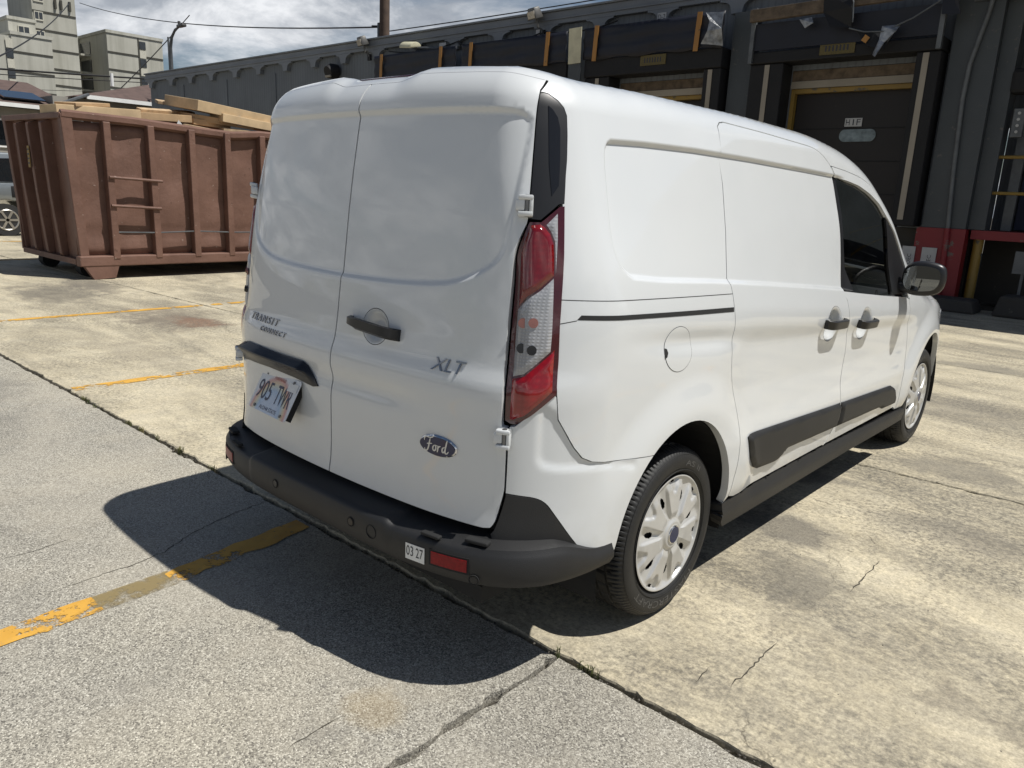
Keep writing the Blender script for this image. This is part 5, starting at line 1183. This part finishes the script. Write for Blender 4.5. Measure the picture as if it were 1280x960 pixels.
for sg in (1, -1):   # catch pocket and small clip on the ledge
    b2 = MB(); b2.box((sg*.70,.055,.487), (.075,.03,.012), rz=sg*.28); b2.obj('ledge_clip', M['dark'], bumper, bevel=.004)
    b2 = MB(); b2.box((sg*.565,-.005,.4795), (.07,.022,.010), rz=sg*.12); b2.obj('ledge_clip', M['dark'], bumper, bevel=.004)

# ---- rear door fittings
def door_text(name, txt, s0, z0, w, h, mat, parent, off=.0016, slope=0.0, **kw):
    v, f = text_fit(txt, w, h, extrude=.0, **kw); ss = s0+v[:,0]; zz = z0+v[:,1]+slope*v[:,0]
    P = wrap(np.abs(ss), zz, off); P[:,0] *= np.where(ss < 0, -1, 1)
    P2 = wrap(np.abs(ss), zz, .0002); P2[:,0] *= np.where(ss < 0, -1, 1); n = len(P)
    ed = {}
    for q in f:
        for i in range(len(q)):
            e = (q[i], q[(i+1) % len(q)]); kx = (min(e), max(e)); ed[kx] = None if kx in ed else e
    ff = list(f)+[(e[0], e[1], e[1]+n, e[0]+n) for e in ed.values() if e]
    return me_obj(name, np.concatenate([P, P2]), ff, mat, parent)
door_text('trim_badge', 'XLT', .470, .958, .150, .036, M['lettergrey'], van, .004, shear=.25)
door_text('model_badge', 'TRANSIT', -.612, .964, .258, .026, M['lettergrey'], van, .004, shear=.25, spacing=1.3)
door_text('model_badge', 'CONNECT', -.486, .934, .200, .018, M['lettergrey'], van, .004, shear=.25, spacing=1.3)
# oval emblem with its script
EC = (.522, .729)
ov = lambda a, b_: [(EC[0]+a*math.cos(t), EC[1]+b_*math.sin(t)) for t in np.linspace(0, 2*math.pi, 56, endpoint=False)]
emb = panel('oval_emblem', M['chrome'], van, ov(.082,.033), step=.01, off=.002, inset=0, flange=.004, push=lambda V: .007*sst(0, .008, -poly_sd(V[:,0], V[:,1], ov(.082,.033))))
panel('emblem_field', M['blue'], emb, ov(.076,.0285), step=.008, off=.0096, inset=0, flange=.001)
def strokes(name, lines, scale, wdt, mat, parent, off):
    vs, fs = [], []
    for ln in lines:
        P = np.array(ln, float); d = np.r_[0, np.cumsum(np.hypot(*np.diff(P, axis=0).T))]; n = max(8, int(d[-1]*14)); t = np.linspace(0, d[-1], n)
        Q = np.stack([np.interp(t, d, P[:,k]) for k in (0, 1)], -1)
        for _ in range(6): Q[1:-1] = (Q[:-2]+2*Q[1:-1]+Q[2:])/4
        T = np.gradient(Q, axis=0); T /= np.linalg.norm(T, axis=1)[:,None]+1e-9; Nn = np.stack([-T[:,1], T[:,0]], -1)
        b0 = len(vs)
        for i in range(n):
            w_ = wdt*(.55+.45*abs(T[i,1]))*min(1, .45+3*min(i, n-1-i)/n)
            for sg in (1, -1):
                q = Q[i]+Nn[i]*sg*w_; s_ = EC[0]+(q[0])*scale; z_ = EC[1]+q[1]*scale
                p_ = wrap(np.array([s_]), np.array([z_]), off)[0]; vs.append(p_)
        for i in range(n-1): fs.append((b0+2*i, b0+2*i+1, b0+2*i+3, b0+2*i+2))
    return me_obj(name, vs, fs, mat, parent)
SCR = [[(-1.55,.30),(-1.62,.55),(-1.35,.72),(-.9,.66),(-.55,.74),(-.35,.90)], [(-.80,.68),(-.92,.2),(-1.05,-.35),(-1.3,-.66),(-1.55,-.55),(-1.5,-.35)], [(-1.25,.05),(-.9,.12),(-.55,.18)],
       [(-.15,.12),(-.42,.02),(-.5,-.3),(-.32,-.5),(-.08,-.3),(-.05,.0),(-.2,.12),(.1,.05),(.25,.08)], [(.22,.12),(.18,-.2),(.1,-.5)], [(.16,-.15),(.32,.08),(.52,.10)],
       [(1.05,.10),(.78,.06),(.66,-.22),(.78,-.48),(1.0,-.3),(1.1,.0)], [(1.32,.78),(1.18,.3),(1.05,-.2),(1.08,-.48),(1.3,-.45),(1.5,-.2)]]
strokes('emblem_script', SCR, .0345, .085, plain('emblem_silver', (.62,.62,.60), .35, .3, .05, 9), emb, .0108)
# door handle: cup and bar
rh = panel('rear_handle_cup', M['white'], van, cup, step=.008, off=0, inset=-.001, flange=0, push=lambda V: -.024*sst(0, .035, -poly_sd(V[:,0], V[:,1], cup)))
ring = [(.019,.002),(.016,.012),(-.012,.014),(-.019,.004),(-.017,-.010),(.017,-.010)]; vs = []; fs = []; NB = 15
for i, t in enumerate(np.linspace(0, 1, NB)):
    s_ = .082+.236*t; p, n = surf(s_, 1.052-.018*t); o = .034*(1-abs(2*t-1)**6)+.003; q = p+n*o; sc_ = .75 if t < .25 else 1
    for a_, b_ in ring: vs.append(q+Vector((0,0,1))*a_*sc_+n*b_)
k = len(ring)
for i in range(NB-1):
    for j in range(k): fs.append((i*k+j, i*k+(j+1) % k, (i+1)*k+(j+1) % k, (i+1)*k+j))
fs += [tuple(range(k)), tuple(range((NB-1)*k, NB*k))]
MB().add(vs, fs).obj('rear_handle', M['plastic2'], van, smooth=True)
# black garnish over the plate (left door), built in mirrored chart
gp = [(-s, z) for s, z in D['GARN']]
gp = [(.695,.850),(.66,.866),(.60,.874),(.47,.876),(.31,.873),(.165,.874),(.142,.864),(.074,.800),(.10,.794),(.217,.802),(.407,.806),(.60,.800),(.69,.790)]
def gpush(V): 
    d = -poly_sd(V[:,0], V[:,1], gp); return .040*sst(0, .020, d)*sst(.795, .868, V[:,1])+.004
panel('plate_garnish', M['plastic2'], van, gp, step=.010, off=.002, mirror=True, inset=0, flange=.012, push=gpush)
# number plate, hung a little askew and clear of the door
PC = Vector((-.322, .018, .724)); pl = empty('number_plate'); pl.parent = van
px_ = Vector((.9939, -.1083, .0204)).normalized(); pz_ = Vector((.034, .476, .879)); pz_ = (pz_-px_*pz_.dot(px_)).normalized(); pn_ = px_.cross(pz_)
pl.matrix_world = Matrix(((px_.x,pz_.x,pn_.x,PC.x),(px_.y,pz_.y,pn_.y,PC.y),(px_.z,pz_.z,pn_.z,PC.z),(0,0,0,1)))
def rrect(w, h, r, n=5):
    out = []
    for cx, cy, a0 in ((w/2-r,h/2-r,0),(-w/2+r,h/2-r,90),(-w/2+r,-h/2+r,180),(w/2-r,-h/2+r,270)):
        for i in range(n+1): t = R(a0+90*i/n); out.append((cx+r*math.cos(t), cy+r*math.sin(t)))
    return out
b = MB(); b.prism(rrect(.305,.155,.012), -.0015, 0, 'z'); b.obj('plate_blank', M['plate'], pl)
def ptext(name, txt, cx, cy, w, h, mat):
    v, f = text_fit(txt, w, h); v[:,0] += cx-w/2; v[:,1] += cy-h/2; v[:,2] = .0012
    return me_obj(name, v, f, mat, pl)
ptext('plate_characters', '905', -.078, .002, .112, .072, M['inkblue']); ptext('plate_characters', 'TWR', .072, .002, .118, .072, M['inkblue'])
ptext('plate_words', 'ALOHA STATE', 0, -.061, .135, .015, M['inkblue']); ptext('plate_words', 'HAWAII', 0, .058, .085, .014, plain('plate_red', (.45,.12,.08), .4))
b = MB()
for x, y in ((-.105,.064),(.105,.064),(-.105,-.064),(.105,-.064)): b.tube([(x,y,-.002),(x,y,.004)], .006, 10)
b.obj('plate_bolts', M['steel'], pl)
b = MB(); b.bx(.075,.143,.030,.062,.0011,.0014); b.obj('plate_decal', M['paper'], pl)
b = MB(); b.bx(-.12,.14,-.07,.06,-.030,-.006); b.obj('plate_bracket', M['dark'], pl)

# ---- door mirrors
for sgn in (1, -1):
    hs_ = [(.0,-.02),(.004,.06),(.045,.10),(.12,.103),(.185,.09),(.208,.06),(.208,-.03),(.18,-.078),(.10,-.092),(.02,-.085)]
    vs, fs = [], []; n = len(hs_); base = Vector((.872, 3.165, 1.122))
    for (dy, sc_) in ((0, 1.08), (.045, 1.14), (.09, 1.02), (.125, .76), (.14, .38)):
        for u, w in hs_: vs.append((sgn*(base.x+.09+(u-.09)*sc_*.95), base.y+dy+.10*u, base.z-.006+w*sc_*.90))
    for i in range(4):
        for j in range(n): fs.append((i*n+j, i*n+(j+1) % n, (i+1)*n+(j+1) % n, (i+1)*n+j))
    fs.append(tuple(range(4*n, 5*n))); fs.append(tuple(range(n))[::-1])
    mo = MB().add(vs, fs).obj('door_mirror', M['plastic2'], van); sm = mo.modifiers.new('s', 'SUBSURF'); sm.levels = 2; sm.render_levels = 2
    mo.data.polygons.foreach_set('use_smooth', [True]*len(mo.data.polygons))
    g = [(sgn*(base.x+.10+(u-.10)*.86), base.y-.004+.10*u, base.z-.002+w*.72) for u, w in hs_]; 
    # rounded pane
    P = np.array([q for q in g]); Q = []
    for i in range(n):
        a, b_, c_ = P[i-1], P[i], P[(i+1) % n]
        for t in (.25, .5, .75): Q.append((1-t)**2*(a+b_)/2+2*t*(1-t)*b_+t*t*(b_+c_)/2)
    me_obj('mirror_glass', Q, [tuple(range(len(Q))) if sgn < 0 else tuple(range(len(Q)))[::-1]], M['mirror'], mo)
    f_ = MB(); f_.box((sgn*.90, 3.22, 1.065), (.13,.09,.055), rz=sgn*.1); f_.obj('mirror_foot', M['plastic2'], mo, smooth=True, bevel=.02, seg=3)

# ---- wheels
def make_wheel():
    w = empty('wheel'); seg = 432
    prof = [(.212,-.075),(.222,-.096),(.245,-.108),(.270,-.110),(.288,-.106),(.302,-.096),(.311,-.084),(.3155,-.070),(.317,-.052),(.309,-.050),(.309,-.042),(.3178,-.040),(.318,-.006),(.309,-.004),(.309,.004),(.318,.006),(.3178,.040),(.309,.042),(.309,.050),(.317,.052),(.3155,.070),(.311,.084),(.302,.096),(.288,.106),(.270,.110),(.245,.108),(.222,.096),(.212,.075)]
    v = []; f = []; n = len(prof)
    for i in range(seg):
        a = 2*math.pi*i/seg; ph = i % 4
        for j, (r_, x_) in enumerate(prof):
            rr_ = r_
            if r_ > .300 and ph == 0 and abs(x_) > .053: rr_ -= .007*(1 if r_ > .309 else .4)
            if r_ > .316 and (i+int(x_*300)) % 12 < 2: rr_ -= .007
            v.append((x_, rr_*math.cos(a), rr_*math.sin(a)))
    for i in range(seg):
        i2 = (i+1) % seg
        for j in range(n-1): f.append((i*n+j, i*n+j+1, i2*n+j+1, i2*n+j))
    t = MB().add(v, f).obj('tyre', M['tyre'], w, smooth=True)
    # raised band and lettering on the outer wall
    band = MB()
    for rb in (.236, .292):
        band.tube([(.1075 if rb < .25 else .1035, rb*math.cos(a), rb*math.sin(a)) for a in np.linspace(0, 2*math.pi, 97)], .0018, 5, cap=False)
    band.obj('wall_ridge', M['tyre'], t, smooth=True)
    def arc_text(txt, a0, span, r0, h, mat):
        vv, ff = text_fit(txt, 1.0, 1.0); P = []
        for q in vv:
            a = a0-span*q[0]; rr_ = r0+h*q[1]; P.append((.1085+.0016-.03*max(0, rr_-.27)*3, rr_*math.cos(a), rr_*math.sin(a)))
        me_obj('wall_lettering', P, ff, mat, t)
    arc_text('MASTERCRAFT', R(-62), R(92), .250, .026, M['tyretext']); arc_text('AS II', R(66), R(26), .252, .020, M['tyretext'])
    # wheel cover: seven forked spokes, oval vents between them
    NR, NA = 56, 420; v = []; f = []; RO = .2165; rr_ = np.linspace(.0, RO, NR); aa = np.linspace(0, 2*math.pi, NA, endpoint=False)
    Rg, Ag = np.meshgrid(rr_, aa); k7 = (Ag*7/(2*math.pi)) % 1.0; u = (k7-.5)*2                 # u = 0 mid spoke, +-1 mid gap
    arcw = Rg*math.pi/7                                                        # half pitch in metres
    d_sp = np.abs(u)*arcw; gap = arcw-d_sp
    h = .098+.012*(1-sst(.0, .20, Rg))                                             # slight dish
    spoke = 1-sst(.56, .70, np.abs(u))
    h = h+.009*spoke*sst(.055, .09, Rg)*(1-sst(.17, .205, Rg)) 
    h = h-.007*sst(.60, 1.0, np.abs(u))*sst(.06, .10, Rg)*(1-sst(.19, .208, Rg))
    fork = (1-sst(.0, .012, d_sp-(Rg-.155)*.55))*sst(.152, .162, Rg)*(1-sst(.203, .211, Rg)); h = h-.009*fork
    h = h+.007*np.exp(-((Rg-.213)/.006)**2) - .012*sst(.208, .2165, Rg)*0
    boss = 1-sst(.045, .062, Rg); h = h*(1-boss)+boss*(.114+.004*(1-sst(.03, .045, Rg)))
    hub_ring = np.exp(-((Rg-.046)/.005)**2); h = h+.003*hub_ring
    vent = ((Rg-.138)/.024)**2+(gap/.0105)**2 < 1
    ftri = (fork > .80) & (Rg > .190) & (Rg < .203) & (np.abs(u) < .12)
    for i in range(NA):
        for j in range(NR): v.append((h[i, j], rr_[j]*math.cos(aa[i]), rr_[j]*math.sin(aa[i])))
    for i in range(NA):
        i2 = (i+1) % NA
        for j in range(NR-1):
            if vent[i, j] or ftri[i, j]: continue
            f.append((i*NR+j, i*NR+j+1, i2*NR+j+1, i2*NR+j) if j > 0 else (i*NR, i*NR+1, i2*NR+1))
    cv = me_obj('wheel_cover', v, f, M['silver'], w, smooth=True)
    c = MB(); c.tube([(.112,0,0),(.1215,0,0)], .030, 28); c.obj('centre_cap', M['blue'], cv, smooth=True)
    c = MB(); c.tube([(.118, .031*math.cos(a), .031*math.sin(a)) for a in np.linspace(0, 2*math.pi, 41)], .0035, 8, cap=False); c.obj('cap_ring', M['chrome'], cv, smooth=True)
    c = MB(); c.tube([(-.06,0,0),(.080,0,0)], .213, 48); c.obj('steel_rim', M['dark'], w, smooth=True)
    return w
w0 = make_wheel(); w0.parent = van; w0.location = (.772, .865, .318); w0.rotation_euler = (R(12), 0, 0)
for x, y, a in ((.772, 3.927, 47), (-.772, .865, 80), (-.772, 3.927, 5)):
    w = copy_tree(w0, van); w.location = (x, y, .318); w.rotation_euler = (R(a), 0, R(180) if x < 0 else 0)
b = MB(); b.tube([(-.66,.865,.30),(.66,.865,.30)], .045, 12); b.tube([(-.66,3.927,.30),(.66,3.927,.30)], .04, 12); b.obj('axles', M['dark'], van)
# ================================================================== painted lines
def m_line():
    g = NT('worn_yellow_line_paint'); v = g.pos(); f = g.noise(v, 3.2, 7, .7, .3); f2 = g.noise(v, 26, 5, .75)
    k = g.math('ADD', g.math('MULTIPLY', f, .72), g.math('MULTIPLY', f2, .28))
    c = g.ramp(g.noise(v, 7, 5), [(.3, (.50,.26,.035)), (.7, (.66,.37,.06))]); c = g.mix(g.ramp(f2, [(.55, 0.0), (.7, .5)]), c, (.36,.24,.09))
    b = g.bsdf(c, .7); t = g.n('ShaderNodeBsdfTransparent'); mx = g.n('ShaderNodeMixShader'); g.link(g.ramp(k, [(.44, 0.0), (.475, 1.0)]), mx.inputs[0]); g.link(t.outputs[0], mx.inputs[1]); g.link(b, mx.inputs[2])
    return g.done(mx.outputs[0])
ML = m_line()
def stripe(x0, x1, y0, y1, w, label):
    n = max(4, int(abs(y1-y0)/.06)); rn = random.Random(int(x0*100)); vs = []; fs = []
    for i in range(n+1):
        t = i/n; x = x0+(x1-x0)*t; y = y0+(y1-y0)*t; vs += [(x-w/2+rn.gauss(0,.006), y, .0035), (x+w/2+rn.gauss(0,.006), y, .0035)]
    for i in range(n): fs.append((2*i, 2*i+1, 2*i+3, 2*i+2))
    o = me_obj('parking_line', vs, fs, ML); o['kind'] = 'structure'; return o
stripe(-.50, -.56, -3.0, -.56, .11, ''); stripe(-.565, -.66, -.30, .34, .11, '')
for x in (-3.66, -6.84, -13.2): stripe(x, x, .42, 3.2 if x > -10 else 6, .11, '')
stripe(-6.84, -6.84, 3.3, 6.4, .11, ''); stripe(-3.66, -3.66, 3.3, 6.4, .11, ''); stripe(3.2, 3.2, .42, 5.4, .11, '')
stripe(-17.6, -17.2, 1.5, 5.2, .14, '')
# faded tan remains of the line between the two bright stretches
g = NT('faded_line'); v = g.pos(); k = g.noise(v, 9, 6, .7); b_ = g.bsdf((.25,.19,.085), .8); t_ = g.n('ShaderNodeBsdfTransparent'); mx_ = g.n('ShaderNodeMixShader'); g.link(g.ramp(k, [(.40, .15), (.55, .85)]), mx_.inputs[0]); g.link(t_.outputs[0], mx_.inputs[1]); g.link(b_, mx_.inputs[2]); MF = g.done(mx_.outputs[0])
o = me_obj('parking_line', [(-.62,-.58,.003),(-.50,-.58,.003),(-.51,-.28,.003),(-.635,-.28,.003)], [(0,1,2,3)], MF); o['kind'] = 'structure'

# ================================================================== weeds and grit in the joints
def weeds():
    rn = random.Random(5); vs = []; fs = []
    spots = [(-3.36+rn.uniform(-.05,.05), .375) for _ in range(4)]+[(rn.uniform(-3.3,-1.45), .378+rn.gauss(0,.006)) for _ in range(7)]+[(rn.uniform(.74,.95), .37+rn.gauss(0,.012)) for _ in range(4)]+[(-2.62,.37),(-2.6,.38),(-1.95,.38),(-1.93,.375)]
    for x, y in spots:
        for _ in range(rn.randint(8, 16)):
            a = rn.uniform(0, 6.283); L = rn.uniform(.012, .040); lean = rn.uniform(.2, 1.0); bx_, by_ = x+rn.gauss(0,.012), y+rn.gauss(0,.006); w = rn.uniform(.0012,.003)
            d = Vector((math.cos(a), math.sin(a), 0)); s = Vector((-d.y, d.x, 0))*w; p0 = Vector((bx_, by_, -.03)); p1 = p0+Vector((0,0,.03+L*.5))+d*L*lean*.35; p2 = p0+Vector((0,0,.03+L*(.9-.4*lean)))+d*L*lean; i = len(vs)
            vs += [p0-s, p0+s, p1+s, p1-s, p2]; fs += [(i,i+1,i+2,i+3), (i+3,i+2,i+4)]
    g = NT('dry_weed'); c = g.ramp(g.noise(g.pos(), 14, 4), [(.35, (.055,.075,.022)), (.65, (.17,.145,.06))]); o = me_obj('weeds', vs, fs, g.done(g.bsdf(c, .7))); tag(o, 'sparse dry weeds growing in the long slab joint', 'weeds', kind='stuff')
weeds()
def grit():
    rn = random.Random(11); vs = []; fs = []
    def peb(x, y, r, z=0):
        i = len(vs); a0 = rn.uniform(0, 6.28)
        for k in range(5): a = a0+k*1.2566; q = r*rn.uniform(.7,1.2); vs.append((x+q*math.cos(a), y+q*math.sin(a), z))
        vs.append((x+rn.gauss(0,r*.2), y+rn.gauss(0,r*.2), z+r*rn.uniform(.5,.9)))
        for k in range(5): fs.append((i+k, i+(k+1) % 5, i+5))
    for _ in range(900): peb(rn.uniform(-6, 1.9), .375+rn.gauss(0,.012), rn.uniform(.002,.007), -.012)
    for _ in range(500):
        x = rn.uniform(-5, 3); y = rn.uniform(-1.2, 4); peb(x, y, rn.uniform(.0015,.004), .0)
    for _ in range(120): peb(.78+rn.gauss(0,.008), rn.uniform(-1.2,.36), rn.uniform(.002,.005), -.015)
    o = me_obj('grit', vs, fs, plain('grit', (.10,.09,.075), .95, 0, .5, 40)); tag(o, 'loose grit and crumbs along the slab joints', 'gravel', kind='stuff')
grit()

# ================================================================== poles, lamp and wires
M0['pole'] = plain('brown_wood_pole', (.085,.055,.038), .85, 0, .3, 3, bump=.5, bscale=18); M0['wire'] = plain('black_wire', (.012,.012,.012), .6)
pl_ = empty('utility_pole', (-22.2, 18, 0)); tag(pl_, 'brown wooden utility pole rising behind the grey warehouse parapet', 'utility pole')
m = MB(); m.tube([(0,0,0),(0,0,6),(.05,0,15)], [.21,.19,.16], 14); m.obj('shaft', M0['pole'], pl_, smooth=True)
m = MB(); m.box((0,-.18,13.2),(2.4,.12,.12)); m.obj('cross_arm', M0['pole'], pl_)
m = MB(); m.box((-.22,-.05,7.15),(.10,.16,.55)); m.obj('cable_box', M0['steel'], pl_, bevel=.02)
m = MB(); m.tube([(-.2,-.05,7.3),(-.6,-.1,7.34)], .035, 8); m.obj('cable_clamp', M0['pad'], pl_)
sl = empty('street_lamp', (-33.75, 15.3, 0)); tag(sl, 'thin grey street lamp with curved arm beyond the warehouse corner', 'street lamp')
m = MB(); m.tube([(0,0,0),(0,0,6.2),(.02,0,7.1),(.18,0,7.5),(.55,0,7.78),(.95,0,7.86)], [.11,.08,.07,.06,.05,.04], 10); m.obj('pole', M0['steel'], sl, smooth=True)
m = MB(); m.box((1.15,0,7.88),(.55,.22,.12)); m.obj('lamp_head', M0['lampgrey'], sl, bevel=.04, smooth=True)
m = MB(); m.tube([(.95,0,7.93),(.95,0,8.08)], .06, 10); m.obj('photocell', M0['lampgrey'], sl)
m = MB(); m.tube([(-.16,0,5.8),(-.16,0,7.55)], .045, 8); m.obj('riser', M0['steel'], sl)
def wire(a, b, sag, r, label, n=24):
    a = Vector(a); b = Vector(b); m = MB(); m.tube([a+(b-a)*t+Vector((0,0,-4*sag*t*(1-t))) for t in np.linspace(0, 1, n)], r, 5); o = m.obj('overhead_wire', M0['wire']); tag(o, label, 'wire'); return o
wire((-22.2,17.9,7.25), (-80,28.6,16.9), .7, .03, 'long thin overhead wire crossing the sky to the wooden utility pole')
wire((-45,21.8,10.83), (-45,17.22,5.91), .1, .028, 'black service drop slanting down past the street lamp')
wire((-60,20.6,13.0), (-30,7.5,5.25), .3, .03, 'black wire slanting down across the tall tower')
wire((-40,4,5.6), (-40,20,6.62), .06, .045, 'thick black cable bundle crossing in front of the tower blocks')
wire((-40.4,4,5.42), (-40.4,20,6.50), .10, .022, 'thin wire just below the thick cable bundle')
wire((-39.5,4,4.9), (-39.5,18,5.9), .25, .012, 'faint sagging wire low in front of the tower blocks')
wire((-21.9,18,7.1), (10,34,13), .5, .02, 'thin wire at the top of the sky right of the utility pole')
